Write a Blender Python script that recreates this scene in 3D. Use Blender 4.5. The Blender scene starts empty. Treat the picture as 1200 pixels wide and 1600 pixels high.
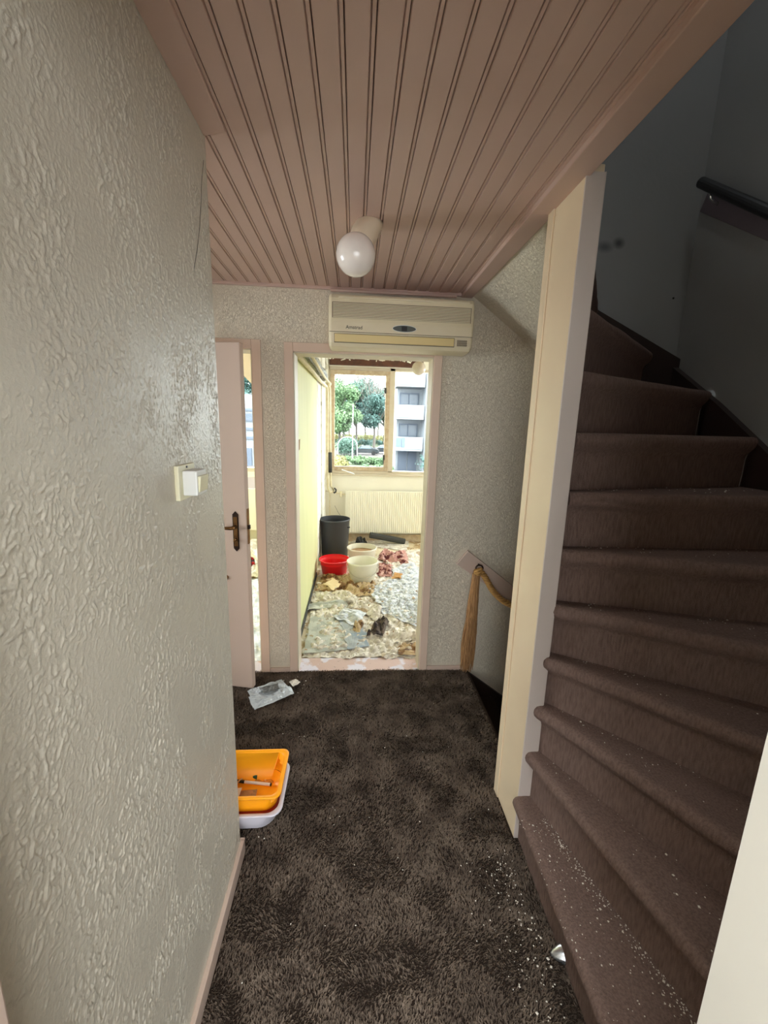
import bpy, bmesh, math, random
import numpy as np
from mathutils import Vector, Matrix, noise as mnoise

# ------------------------------------------------------------------ camera, world, light, exposure
scn = bpy.context.scene
C = scn.collection
random.seed(7); RNG = np.random.default_rng(7)
EYE = 1.56
FPX = 650.0
def _cam():
    down = Vector((-90, 3180, FPX)).normalized()
    fw = Vector((-45, -134, FPX)); fw = (fw - down * fw.dot(down)).normalized()
    rt = down.cross(fw)
    # image axes (x right, y down, z forward) written in world axes (X right, Y forward, Z up)
    M = Matrix((rt, fw, -down))
    return M
CM = _cam()
cd = bpy.data.cameras.new('camera'); cam = bpy.data.objects.new('camera', cd); C.objects.link(cam)
cd.sensor_fit = 'HORIZONTAL'; cd.sensor_width = 36.0; cd.lens = 36.0 * FPX / 1200.0
cd.clip_start = 0.02; cd.clip_end = 500
R3 = Matrix((CM @ Vector((1, 0, 0)), CM @ Vector((0, -1, 0)), CM @ Vector((0, 0, -1)))).transposed()
cam.matrix_world = Matrix.Translation((0, 0, EYE)) @ R3.to_4x4()
scn.camera = cam

world = bpy.data.worlds.new('overcast_sky'); scn.world = world; world.use_nodes = True
wn = world.node_tree.nodes; wl = world.node_tree.links; wn.clear()
w_out = wn.new('ShaderNodeOutputWorld'); w_bg = wn.new('ShaderNodeBackground')
w_tc = wn.new('ShaderNodeTexCoord'); w_sp = wn.new('ShaderNodeSeparateXYZ'); w_cr = wn.new('ShaderNodeValToRGB')
wl.new(w_tc.outputs['Generated'], w_sp.inputs[0]); wl.new(w_sp.outputs['Z'], w_cr.inputs[0])
w_cr.color_ramp.elements[0].position = 0.0; w_cr.color_ramp.elements[0].color = (0.93, 0.98, 1.0, 1)
w_cr.color_ramp.elements[1].position = 0.6; w_cr.color_ramp.elements[1].color = (0.97, 0.99, 1.0, 1)
wl.new(w_cr.outputs[0], w_bg.inputs['Color']); w_bg.inputs['Strength'].default_value = 9.0
wl.new(w_bg.outputs[0], w_out.inputs[0])

def portal(name, loc, rot, sx, sy):        # sampling portal in a window opening: gives off no light of its own
    l = bpy.data.lights.new(name, 'AREA'); l.shape = 'RECTANGLE'; l.size = sx; l.size_y = sy
    l.cycles.is_portal = True
    o = bpy.data.objects.new(name, l); o.location = loc; o.rotation_euler = rot; C.objects.link(o)
PI = math.pi
portal('window_portal', (1.42, 5.72, 1.62), (-PI/2, 0, 0), 3.6, 1.34)
portal('window_portal', (-1.6, 5.72, 1.62), (-PI/2, 0, 0), 1.8, 1.34)
portal('window_portal', (0.40, -1.68, 1.22), (PI/2, 0, 0), 2.2, 2.4)
portal('window_portal', (-3.43, 1.65, 1.50), (0, -PI/2, 0), 1.3, 1.2)
portal('window_portal', (3.45, 4.45, 1.50), (0, PI/2, 0), 1.2, 1.3)
portal('window_portal', (-3.45, 4.45, 1.50), (0, -PI/2, 0), 1.2, 1.3)
portal('window_portal', (1.075, 1.225, 5.01), (0, 0, 0), .40, .40)
portal('window_portal', (-.15, -.48, 2.47), (0, 0, 0), .62, 1.24)

scn.view_settings.view_transform = 'Standard'; scn.view_settings.look = 'None'
scn.view_settings.gamma = 1.0; scn.view_settings.use_curve_mapping = False
scn.view_settings.exposure = 1.42
cy = scn.cycles
cy.use_denoising = True
try: cy.denoiser = 'OPENIMAGEDENOISE'
except Exception: pass
cy.max_bounces = 12; cy.diffuse_bounces = 8; cy.glossy_bounces = 4; cy.transparent_max_bounces = 12
cy.sample_clamp_indirect = 6.0; cy.caustics_reflective = False; cy.caustics_refractive = False

# ------------------------------------------------------------------ helpers
def lin(c):
    return tuple(((v/255)/12.92 if v/255 <= .04045 else ((v/255+.055)/1.055)**2.4) for v in c)
def pix(px, py):
    return CM @ Vector((px-600, py-800, FPX))
def onz(px, py, z=0.0):
    r = pix(px, py); t = (z-EYE)/r.z; return Vector((r.x*t, r.y*t, z))
def ony(px, py, y):
    r = pix(px, py); t = y/r.y; return Vector((r.x*t, y, EYE+r.z*t))
def onx(px, py, x):
    r = pix(px, py); t = x/r.x; return Vector((x, r.y*t, EYE+r.z*t))

class MB:
    def __init__(s): s.v = []; s.f = []
    def add(s, vs, fs):
        n = len(s.v); s.v += [tuple(v) for v in vs]; s.f += [tuple(i+n for i in f) for f in fs]; return s
    def box(s, x0, x1, y0, y1, z0, z1):
        return s.add([(x0,y0,z0),(x1,y0,z0),(x1,y1,z0),(x0,y1,z0),(x0,y0,z1),(x1,y0,z1),(x1,y1,z1),(x0,y1,z1)],
                     [(0,3,2,1),(4,5,6,7),(0,1,5,4),(1,2,6,5),(2,3,7,6),(3,0,4,7)])
    def obox(s, c, size, rot=None):        # oriented box
        vs = []
        for dz in (-1,1):
            for dx, dy in ((-1,-1),(1,-1),(1,1),(-1,1)):
                p = Vector((dx*size[0]/2, dy*size[1]/2, dz*size[2]/2))
                if rot is not None: p = rot @ p
                vs.append(Vector(c)+p)
        return s.add(vs, [(0,3,2,1),(4,5,6,7),(0,1,5,4),(1,2,6,5),(2,3,7,6),(3,0,4,7)])
    def tube(s, pts, r, n=10, cap=True):
        pts = [Vector(p) for p in pts]; rs = r if isinstance(r, (list, tuple)) else [r]*len(pts)
        base = len(s.v); up = None
        for i, p in enumerate(pts):
            d = (pts[min(i+1,len(pts)-1)]-pts[max(i-1,0)]).normalized()
            if up is None: up = d.orthogonal().normalized()
            up = (up - d*up.dot(d)).normalized(); w = d.cross(up)
            for k in range(n):
                a = 2*PI*k/n; s.v.append(tuple(p+(up*math.cos(a)+w*math.sin(a))*rs[i]))
        for i in range(len(pts)-1):
            for k in range(n):
                a = base+i*n+k; b = base+i*n+(k+1)%n; s.f.append((a, b, b+n, a+n))
        if cap:
            s.f.append(tuple(base+k for k in reversed(range(n)))); s.f.append(tuple(base+(len(pts)-1)*n+k for k in range(n)))
        return s
    def lathe(s, prof, n=32, c=(0,0,0), rot=None):   # prof [(r,z)...] about z
        base = len(s.v); c = Vector(c)
        for r, z in prof:
            for k in range(n):
                a = 2*PI*k/n; p = Vector((r*math.cos(a), r*math.sin(a), z))
                if rot is not None: p = rot @ p
                s.v.append(tuple(c+p))
        for i in range(len(prof)-1):
            for k in range(n):
                a = base+i*n+k; b = base+i*n+(k+1)%n; s.f.append((a, b, b+n, a+n))
        return s
    def loft(s, rings, closed=True, cap0=False, cap1=False):
        base = len(s.v); n = len(rings[0])
        for r in rings: s.v += [tuple(p) for p in r]
        for i in range(len(rings)-1):
            for k in range(n if closed else n-1):
                a = base+i*n+k; b = base+i*n+(k+1)%n; s.f.append((a, b, b+n, a+n))
        if cap0: s.f.append(tuple(base+k for k in reversed(range(n))))
        if cap1: s.f.append(tuple(base+(len(rings)-1)*n+k for k in range(n)))
        return s
    def poly(s, pts): return s.add(pts, [tuple(range(len(pts)))])
    def prism(s, pts, d):                            # polygon pushed along vector d
        n = len(pts); d = Vector(d); a = [Vector(p) for p in pts]
        return s.add(a+[p+d for p in a], [tuple(reversed(range(n))), tuple(n+i for i in range(n))]+[(i,(i+1)%n,n+(i+1)%n,n+i) for i in range(n)])
    def build(s, name, mat, parent=None, smooth=False, bevel=0, seg=2, weld=False, origin=None, fixn=True):
        me = bpy.data.meshes.new(name)
        vs = s.v
        if origin is not None:
            vs = [(v[0]-origin[0], v[1]-origin[1], v[2]-origin[2]) for v in vs]
        me.from_pydata(vs, [], s.f); me.update()
        if fixn or weld:
            bm = bmesh.new(); bm.from_mesh(me)
            if weld: bmesh.ops.remove_doubles(bm, verts=bm.verts, dist=1e-5)
            if fixn: bmesh.ops.recalc_face_normals(bm, faces=bm.faces)
            bm.to_mesh(me); bm.free()
        if smooth:
            for p in me.polygons: p.use_smooth = True
        if mat is not None: me.materials.append(mat)
        o = bpy.data.objects.new(name, me); C.objects.link(o)
        if origin is not None: o.location = origin
        if parent is not None:
            o.parent = parent
            if parent.parent is None: o.location = Vector(o.location) - Vector(world_loc(parent))
            else: o.location = Vector(o.location) - Vector(world_loc(parent))
        if bevel:
            m = o.modifiers.new('bevel', 'BEVEL'); m.width = bevel; m.segments = seg; m.limit_method = 'ANGLE'; m.angle_limit = math.radians(35)
        return o
def world_loc(o):
    l = Vector(o.location)
    while o.parent is not None: o = o.parent; l = l + Vector(o.location)
    return l
def tag(o, label=None, cat=None, group=None, kind=None):
    if label: o['label'] = label
    if cat: o['category'] = cat
    if group: o['group'] = group
    if kind: o['kind'] = kind
    return o
def struct(o, label=None, cat=None):
    o['kind'] = 'structure'
    if label: o['label'] = label
    if cat: o['category'] = cat
    return o
def empty(name, loc, label, cat, group=None):
    o = bpy.data.objects.new(name, None); o.location = loc; o.empty_display_size = .05; C.objects.link(o)
    return tag(o, label, cat, group)
def copy_tree(o, parent=None):
    c = o.copy(); C.objects.link(c)
    if parent is not None: c.parent = parent
    for ch in [x for x in list(o.children)]: copy_tree(ch, c)
    return c

# ------------------------------------------------------------------ materials
def mat(name, rgb, rough=.6, spec=.4, metal=0, vary=0, vscale=5, dark=None, bump=None, stretch=None, trans=0, alpha=1, sheen=0):
    """rgb in sRGB 0..255; bump list of (scale, distance_m, detail, stretch); vary = amount of blend towards dark colour"""
    m = bpy.data.materials.new(name); m.use_nodes = True; nt = m.node_tree; b = nt.nodes['Principled BSDF']
    b.inputs['Base Color'].default_value = (*lin(rgb), 1); b.inputs['Roughness'].default_value = rough
    b.inputs['Specular IOR Level'].default_value = spec; b.inputs['Metallic'].default_value = metal
    if trans: b.inputs['Transmission Weight'].default_value = trans
    if alpha < 1: b.inputs['Alpha'].default_value = alpha
    if sheen: b.inputs['Sheen Weight'].default_value = sheen
    tc = nt.nodes.new('ShaderNodeTexCoord')
    if vary:
        n = nt.nodes.new('ShaderNodeTexNoise'); n.inputs['Scale'].default_value = vscale; n.inputs['Detail'].default_value = 6
        if stretch:
            mp = nt.nodes.new('ShaderNodeMapping'); mp.inputs['Scale'].default_value = stretch
            nt.links.new(tc.outputs['Object'], mp.inputs[0]); nt.links.new(mp.outputs[0], n.inputs['Vector'])
        else: nt.links.new(tc.outputs['Object'], n.inputs['Vector'])
        cr = nt.nodes.new('ShaderNodeValToRGB'); cr.color_ramp.elements[0].position = .35; cr.color_ramp.elements[1].position = .7
        cr.color_ramp.elements[0].color = (*lin(rgb), 1)
        d = lin(dark) if dark else tuple(x*.6 for x in lin(rgb))
        a = lin(rgb); cr.color_ramp.elements[1].color = (*[a[i]*(1-vary)+d[i]*vary for i in range(3)], 1)
        nt.links.new(n.outputs['Fac'], cr.inputs[0]); nt.links.new(cr.outputs[0], b.inputs['Base Color'])
    prev = None
    for bp in (bump or []):
        sc_, dist, det = bp[0], bp[1], bp[2]
        n = nt.nodes.new('ShaderNodeTexNoise'); n.inputs['Scale'].default_value = sc_; n.inputs['Detail'].default_value = det
        mp = nt.nodes.new('ShaderNodeMapping'); mp.inputs['Scale'].default_value = bp[3] if len(bp) > 3 else (1,1,1)
        nt.links.new(tc.outputs['Object'], mp.inputs[0]); nt.links.new(mp.outputs[0], n.inputs['Vector'])
        bn = nt.nodes.new('ShaderNodeBump'); bn.inputs['Strength'].default_value = 1; bn.inputs['Distance'].default_value = dist
        nt.links.new(n.outputs['Fac'], bn.inputs['Height'])
        if prev is not None: nt.links.new(prev.outputs[0], bn.inputs['Normal'])
        nt.links.new(bn.outputs[0], b.inputs['Normal']); prev = bn
    return m

def plaster(name, rgb, sc_=80, dist=.0028, patch=0, dirt=.10, dirtcol=(170,152,128)):
    m = mat(name, rgb, rough=.42, spec=.35, vary=dirt, vscale=2.2, dark=dirtcol)
    nt = m.node_tree; b = nt.nodes['Principled BSDF']; tc = [n for n in nt.nodes if n.type == 'TEX_COORD'][0]
    # worm-like trowelled relief: warped noise, thresholded into raised squiggles
    n1 = nt.nodes.new('ShaderNodeTexNoise'); n1.inputs['Scale'].default_value = sc_; n1.inputs['Detail'].default_value = 2.5
    n1.inputs['Roughness'].default_value = .45; n1.inputs['Distortion'].default_value = 1.4
    mp = nt.nodes.new('ShaderNodeMapping'); mp.inputs['Scale'].default_value = (1.5, 1.5, .8)
    nt.links.new(tc.outputs['Object'], mp.inputs[0]); nt.links.new(mp.outputs[0], n1.inputs['Vector'])
    ab = nt.nodes.new('ShaderNodeMath'); ab.operation = 'SUBTRACT'; ab.inputs[1].default_value = .52
    nt.links.new(n1.outputs['Fac'], ab.inputs[0])
    a2 = nt.nodes.new('ShaderNodeMath'); a2.operation = 'ABSOLUTE'; nt.links.new(ab.outputs[0], a2.inputs[0])
    mr = nt.nodes.new('ShaderNodeMapRange'); mr.interpolation_type = 'SMOOTHSTEP'
    mr.inputs['From Min'].default_value = .0; mr.inputs['From Max'].default_value = .07; mr.inputs['To Min'].default_value = 1; mr.inputs['To Max'].default_value = 0
    nt.links.new(a2.outputs[0], mr.inputs[0])
    # patchy strength: some areas are nearly smooth
    n2 = nt.nodes.new('ShaderNodeTexNoise'); n2.inputs['Scale'].default_value = sc_*.28; n2.inputs['Detail'].default_value = 3
    nt.links.new(tc.outputs['Object'], n2.inputs['Vector'])
    m2 = nt.nodes.new('ShaderNodeMapRange'); m2.inputs['To Min'].default_value = patch; m2.inputs['From Min'].default_value = .38; m2.inputs['From Max'].default_value = .6
    nt.links.new(n2.outputs['Fac'], m2.inputs[0])
    mu = nt.nodes.new('ShaderNodeMath'); mu.operation = 'MULTIPLY'; nt.links.new(mr.outputs[0], mu.inputs[0]); nt.links.new(m2.outputs[0], mu.inputs[1])
    n3 = nt.nodes.new('ShaderNodeTexNoise'); n3.inputs['Scale'].default_value = sc_*3; n3.inputs['Detail'].default_value = 3
    nt.links.new(tc.outputs['Object'], n3.inputs['Vector'])
    ad = nt.nodes.new('ShaderNodeMath'); ad.operation = 'MULTIPLY_ADD'; ad.inputs[1].default_value = .35
    nt.links.new(n3.outputs['Fac'], ad.inputs[0]); nt.links.new(mu.outputs[0], ad.inputs[2])
    bn = nt.nodes.new('ShaderNodeBump'); bn.inputs['Strength'].default_value = 1; bn.inputs['Distance'].default_value = dist
    nt.links.new(ad.outputs[0], bn.inputs['Height']); nt.links.new(bn.outputs[0], b.inputs['Normal'])
    return m

def speckled(name, base, specks, sc_=40, thr=.62, rough=.8):
    """two-colour print/dirt: base with noise-shaped blotches of a second colour"""
    m = mat(name, base, rough=rough)
    nt = m.node_tree; b = nt.nodes['Principled BSDF']; tc = [n for n in nt.nodes if n.type == 'TEX_COORD'][0]
    col = None
    for i, (c, s, t) in enumerate(specks):
        n = nt.nodes.new('ShaderNodeTexNoise'); n.inputs['Scale'].default_value = s; n.inputs['Detail'].default_value = 5
        mp = nt.nodes.new('ShaderNodeMapping'); mp.inputs['Location'].default_value = (i*3.7, i*1.3, 0); nt.links.new(tc.outputs['Object'], mp.inputs[0]); nt.links.new(mp.outputs[0], n.inputs['Vector'])
        mr = nt.nodes.new('ShaderNodeMapRange'); mr.inputs['From Min'].default_value = t; mr.inputs['From Max'].default_value = t+.06
        nt.links.new(n.outputs['Fac'], mr.inputs[0])
        mx = nt.nodes.new('ShaderNodeMix'); mx.data_type = 'RGBA'
        nt.links.new(mr.outputs[0], mx.inputs['Factor'])
        if col is None: mx.inputs[6].default_value = (*lin(base), 1)
        else: nt.links.new(col, mx.inputs[6])
        mx.inputs[7].default_value = (*lin(c), 1); col = mx.outputs[2]
    nt.links.new(col, b.inputs['Base Color'])
    return m

def glass(name, tint=(.97,.99,.985), refl=1):
    m = bpy.data.materials.new(name); m.use_nodes = True; nt = m.node_tree; nt.nodes.clear()
    o = nt.nodes.new('ShaderNodeOutputMaterial'); t = nt.nodes.new('ShaderNodeBsdfTransparent'); g = nt.nodes.new('ShaderNodeBsdfGlossy')
    t.inputs[0].default_value = (*tint, 1); g.inputs['Roughness'].default_value = .02
    f = nt.nodes.new('ShaderNodeFresnel'); f.inputs[0].default_value = 1.45; mx = nt.nodes.new('ShaderNodeMixShader')
    fm = nt.nodes.new('ShaderNodeMath'); fm.operation = 'MULTIPLY'; fm.inputs[1].default_value = refl; nt.links.new(f.outputs[0], fm.inputs[0]); nt.links.new(fm.outputs[0], mx.inputs[0]); nt.links.new(t.outputs[0], mx.inputs[1]); nt.links.new(g.outputs[0], mx.inputs[2]); nt.links.new(mx.outputs[0], o.inputs[0])
    return m

M_plaster = plaster('textured_plaster', (212,207,192), sc_=62, dist=.0075)
M_plaster_fine = plaster('fine_textured_plaster', (228,217,198), sc_=95, dist=.002, patch=.7)
M_smooth = mat('smooth_plaster', (205,200,188), rough=.7, vary=.25, vscale=3, bump=[(25,.002,4)])
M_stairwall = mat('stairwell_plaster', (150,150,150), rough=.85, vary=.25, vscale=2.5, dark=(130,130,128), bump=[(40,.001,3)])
def smudge(m, centre, radii, rgb):
    nt = m.node_tree; b = nt.nodes['Principled BSDF']; src = b.inputs['Base Color'].links[0].from_socket
    tc = [n for n in nt.nodes if n.type == 'TEX_COORD'][0]
    mp = nt.nodes.new('ShaderNodeMapping'); mp.vector_type = 'TEXTURE'; mp.inputs['Location'].default_value = centre; mp.inputs['Scale'].default_value = radii
    ln = nt.nodes.new('ShaderNodeVectorMath'); ln.operation = 'LENGTH'
    nt.links.new(tc.outputs['Object'], mp.inputs[0]); nt.links.new(mp.outputs[0], ln.inputs[0])
    mr = nt.nodes.new('ShaderNodeMapRange'); mr.inputs['From Min'].default_value = 1; mr.inputs['From Max'].default_value = .2; nt.links.new(ln.outputs['Value'], mr.inputs[0])
    mx = nt.nodes.new('ShaderNodeMix'); mx.data_type = 'RGBA'; nt.links.new(mr.outputs[0], mx.inputs['Factor']); nt.links.new(src, mx.inputs[6]); mx.inputs[7].default_value = (*lin(rgb),1)
    nt.links.new(mx.outputs[2], b.inputs['Base Color'])
smudge(M_stairwall, tuple(ony(967,380,2.07)), (.035,.1,.03), (84,84,86))
smudge(M_stairwall, tuple(ony(945,386,2.07)), (.05,.1,.03), (104,104,108))
M_ceil = mat('mauve_painted_boards', (196,168,156), rough=.45, spec=.4, vary=.35, vscale=3, dark=(186,158,142))
M_ceil_groove = mat('mauve_backing', (90,62,58), rough=.8)
M_trim = mat('pale_pink_gloss', (200,178,164), rough=.32, spec=.5, vary=.2, vscale=4, dark=(192,168,150))
M_trim_dark = mat('pink_beige_paint', (214,190,172), rough=.4, vary=.3, vscale=6, dark=(196,170,148))
M_post_c = mat('cream_gloss_paint', (226,206,176), rough=.35, vary=.3, vscale=5, dark=(212,186,158))
M_post_p = mat('pinkish_white_paint', (205,192,184), rough=.45, vary=.15, vscale=5)
M_panel = mat('cream_panel_paint', (226,221,210), rough=.55, vary=.15, vscale=4)
M_carpet = mat('brown_carpet_backing', (52,42,36), rough=.95, spec=.1)
M_pile = mat('brown_shag_pile', (120,105,92), rough=.9, spec=.12, vary=.75, vscale=9, dark=(66,54,47))
M_stair = mat('brown_stair_carpet', (128,106,98), rough=.95, spec=.08, vary=.75, vscale=170, dark=(98,80,72), stretch=(1,1,.16), bump=[(420,.0028,2),(160,.0024,3,(1,1,.25))])
M_stair_dark = mat('dark_brown_paint', (52,38,33), rough=.6, vary=.3, vscale=6)
M_white = mat('white_plastic', (226,226,222), rough=.35, vary=.1, vscale=8)
M_white_y = mat('yellowed_switch_plate', (226,220,188), rough=.35)
M_opal = mat('opal_glass_globe', (232,222,214), rough=.18, spec=.6, vary=.25, vscale=14, dark=(200,184,172))
M_porcelain = mat('cream_porcelain', (224,208,184), rough=.3)
M_ac = mat('yellowed_plastic', (220,208,180), rough=.42, vary=.25, vscale=7, dark=(205,188,150))
M_ac_flap = mat('deep_yellowed_plastic', (218,196,140), rough=.45)
M_ac_line = mat('grille_shadow_plastic', (120,108,92), rough=.7)
M_grey_lcd = mat('grey_display', (92,96,92), rough=.25)
M_black = mat('black_plastic', (28,27,28), rough=.4)
M_ink = mat('dark_ink', (42,38,36), rough=.6)
M_brass = mat('antique_brass', (150,112,70), rough=.35, metal=.9, vary=.5, vscale=30, dark=(60,40,28))
M_brass_dark = mat('darkened_bronze', (50,34,26), rough=.45, metal=.6)
M_steel = mat('polished_steel', (205,208,212), rough=.22, metal=.9)
M_rope = mat('golden_brown_rope', (190,146,84), rough=.75, vary=.5, vscale=40, dark=(130,88,44))
M_tassel = mat('rope_fibres', (190,146,98), rough=.7, vary=.8, vscale=160, dark=(120,80,48), stretch=(1,1,.1))
M_orange = mat('orange_plastic', (255,166,20), rough=.35, spec=.45)
M_red_infill = mat('dark_red_infill', (120,20,10), rough=.5)
M_lilac = mat('pale_lilac_plastic', (214,210,220), rough=.4)
M_yel = mat('yellow_green_board', (218,219,168), rough=.6, vary=.5, vscale=3, dark=(204,206,150), stretch=(1,3,.35))
M_farwall = mat('cream_room_paint', (238,234,218), rough=.65, vary=.3, vscale=3, dark=(226,220,200))
M_raw = speckled('raw_flaked_plaster', (232,230,218), [((196,190,170),9,.56),((150,140,120),26,.66)])
M_brownbeam = mat('dark_stained_beam', (92,56,40), rough=.7, vary=.6, vscale=14, dark=(50,30,22))
M_frame = mat('cream_window_paint', (208,198,178), rough=.45, vary=.3, vscale=9, dark=(188,166,130))
M_frame_raw = mat('worn_window_wood', (198,182,154), rough=.6, vary=.5, vscale=20, dark=(150,112,80))
M_rad = mat('cream_radiator_enamel', (240,237,220), rough=.35)
M_glass = glass('window_glass'); M_tint = glass('view_dimming_glass', (.72,.74,.735), .15)  # second glass is tinted to dim the outdoor view, no dirt on it
M_porch_tint = glass('tinted_porch_glass', (.60,.60,.60))  # tint holds back the daylight let in by the porch panes
M_pipe = mat('painted_pipe', (226,218,186), rough=.4, vary=.4, vscale=20, dark=(170,140,96))
M_foil = mat('crinkled_silver_duct', (170,172,164), rough=.35, metal=.5, vary=.8, vscale=60, dark=(60,60,54))
M_foam = mat('dark_grey_foam', (66,66,62), rough=.9)
M_binb = mat('dark_grey_bin_plastic', (62,64,68), rough=.45)
M_red = mat('red_bucket_plastic', (222,30,38), rough=.3)
M_bw = mat('off_white_bucket_plastic', (232,230,214), rough=.4, vary=.2, vscale=10)
M_mud = mat('brown_dried_residue', (158,124,84), rough=.9, vary=.6, vscale=20, dark=(110,78,48))
M_floor_far = speckled('bare_screed_floor', (214,200,168), [((176,150,110),5,.52),((236,230,214),14,.58),((120,92,66),30,.66)])
M_thresh = speckled('pinkish_splashed_threshold', (206,178,170), [((220,214,226),7,.5),((70,60,56),60,.68)])
M_paper_w = speckled('white_newsprint', (226,220,208), [((202,194,180),16,.48),((168,160,148),45,.60),((176,156,130),5,.60)])
M_paper_g = speckled('grey_printed_sheet', (190,192,184), [((168,170,162),10,.5),((136,138,134),50,.62)])
M_paper_b = speckled('blue_tinted_plastic_sheet', (194,199,203), [((172,178,186),12,.50),((214,214,210),24,.56),((160,152,140),40,.66)], rough=.35)
M_paper_k = speckled('brown_stained_paper', (196,172,134), [((134,100,64),10,.5),((84,60,42),30,.6)])
M_cloth_r = speckled('dark_pink_rag', (196,150,140), [((110,52,52),14,.5),((228,196,190),30,.58)])
M_cloth_b = speckled('dark_brown_rag', (104,92,84), [((54,44,42),12,.5),((150,124,98),30,.6)])
M_crumb = mat('white_plaster_crumbs', (222,214,202), rough=.9)
M_bag = mat('clear_plastic_bag', (196,202,206), rough=.18, spec=.7, alpha=.82, bump=[(30,.006,4)])
M_bagink = mat('grey_bag_print', (88,88,86), rough=.4)

# ------------------------------------------------------------------ key dimensions (metres, seen from the eye point)
WX = -.399           # plastered wall on the left
WY0, WY1 = .344, 1.28
BY = 2.45; BT = .12  # wall across the end of the hall and its thickness
CZ = 2.285           # boarded ceiling
FY = 5.6             # window wall
SX, SYB = 1.58, 2.07 # stairwell walls

# ------------------------------------------------------------------ shell of the hall
hall_floor = MB().add([(WX-1.2,1.28,0),(WX-1.2,BY+.0,0),(.755,BY,0),(.755,1.5,0),(SX,1.5,0),(SX,-1.65,0),(-.7,-1.65,0),(-.7,1.28,0)],
    [tuple(range(8))]).build('floor', M_carpet)
struct(hall_floor)
base_slab = MB().box(-1.6,.755,-1.4,BY,-.2,-.006).build('floor', M_carpet); struct(base_slab)

wl_ = MB().box(-.52,WX,WY0,WY1,-.02,2.5)
wall_left = wl_.build('wall_left', M_plaster); struct(wall_left)
def band(ny, nz, wy, wz, seed):          # smooth random field with given correlation lengths in cells
    g = np.random.default_rng(seed); a = g.normal(size=(ny,nz))
    fy_ = np.fft.fftfreq(ny)[:,None]; fz_ = np.fft.rfftfreq(nz)[None,:]
    k = np.sqrt((fy_*wy)**2+(fz_*wz)**2); flt = k**1.2*np.exp(-(k*2.2)**2)
    b = np.fft.irfft2(np.fft.rfft2(a)*flt, s=(ny,nz)); return b/b.std()
def relief(x, y0, y1, z0, z1, step, name, parent):
    ny = int((y1-y0)/step); nz = int((z1-z0)/step)
    strokes = band(ny,nz,5.2,8.0,1); brk = band(ny,nz,5.0,8.5,6); strokes2 = band(ny,nz,2.3,2.8,2); grain = band(ny,nz,1.6,1.8,3)
    patch = band(ny,nz,46,60,4); mask = np.clip(.70+.36*patch,.2,1)
    h = np.clip(1-np.abs(strokes)*2.0,0,1)*np.clip(.45+brk*.9,0,1)+np.clip(strokes2-.9,0,1.2)*.35+np.clip(strokes-.9,0,1)*.4
    h = np.tanh(h*1.6)*.0025*mask+grain*.00013
    ty = np.linspace(0,1,ny); tz = np.linspace(0,1,nz)
    edge = np.minimum(1,np.minimum(ty,1-ty)*ny/3)[:,None]*np.ones((1,nz)); h = h*edge
    Y, Z = np.meshgrid(y0+(y1-y0)*ty, z0+(z1-z0)*tz, indexing='ij')
    co = np.stack([x+.0004+h, Y, Z],-1).reshape(-1,3)
    me = bpy.data.meshes.new(name); me.vertices.add(ny*nz); me.vertices.foreach_set('co', co.reshape(-1))
    i, j = np.meshgrid(np.arange(ny-1), np.arange(nz-1), indexing='ij'); a = (i*nz+j).reshape(-1)
    f = np.stack([a, a+nz, a+nz+1, a+1],1).astype(np.int32); nf = len(f)
    me.loops.add(nf*4); me.loops.foreach_set('vertex_index', f.reshape(-1)); me.polygons.add(nf)
    me.polygons.foreach_set('loop_start', np.arange(0,nf*4,4,dtype=np.int32)); me.update(calc_edges=True)
    me.polygons.foreach_set('use_smooth', np.ones(nf,dtype=bool)); me.materials.append(M_relief)
    o = bpy.data.objects.new(name, me); C.objects.link(o); o.parent = parent; return o
M_relief = mat('troweled_plaster_paint', (202,195,180), rough=.34, spec=.5, vary=.10, vscale=2.2, dark=(176,160,136), bump=[(420,.0006,3)])
relief(WX, WY0, WY1, 0, CZ+.01, .0019, 'plaster_relief', wall_left)
struct(MB().box(-1.75,-.52,WY1-.12,WY1,-.02,2.5).build('wall_left', M_plaster_fine))
wo = MB().box(-1.75,-1.6,WY1,1.40,-.02,2.5); wo.box(-1.75,-1.6,2.36,BY,-.02,2.5); wo.box(-1.75,-1.6,1.40,2.36,2.02,2.5)
struct(wo.build('wall_left', M_plaster_fine))
# unseen side room and window, added to light the hall from the left
ws = MB(); wy0, wy1, wz0s, wz1s = 1.05, 2.20, .85, 2.10
ws.box(-3.42,-3.3,.2,wy0,-.02,2.5); ws.box(-3.42,-3.3,wy1,BY,-.02,2.5); ws.box(-3.42,-3.3,wy0,wy1,-.02,wz0s); ws.box(-3.42,-3.3,wy0,wy1,wz1s,2.5)
struct(ws.build('wall_side_room', M_smooth))
struct(MB().box(-3.42,-1.70,.1,.2,-.02,2.5).build('wall_side_room', M_smooth))
struct(MB().box(-3.42,-1.62,.1,BY,2.45,2.55).build('ceiling', M_smooth))
struct(MB().box(-1.75,-1.62,.1,1.17,-.02,2.5).build('wall_side_room', M_smooth))
struct(MB().box(-3.42,-1.6,.1,BY,-.2,-.001).build('floor', mat('side_room_boards',(176,150,120),.6,vary=.3)))
w4 = MB(); w4.box(-3.40,-3.34,wy0,wy0+.05,wz0s,wz1s); w4.box(-3.40,-3.34,wy1-.05,wy1,wz0s,wz1s); w4.box(-3.40,-3.34,wy0,wy1,wz0s,wz0s+.05); w4.box(-3.40,-3.34,wy0,wy1,wz1s-.05,wz1s); w4.box(-3.40,-3.34,1.62,1.68,wz0s,wz1s)
w4 = w4.build('added_window_4', M_trim); struct(w4)
MB().box(-3.372,-3.366,wy0+.05,wy1-.05,wz0s+.05,wz1s-.05).build('pane', M_glass, w4)

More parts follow.
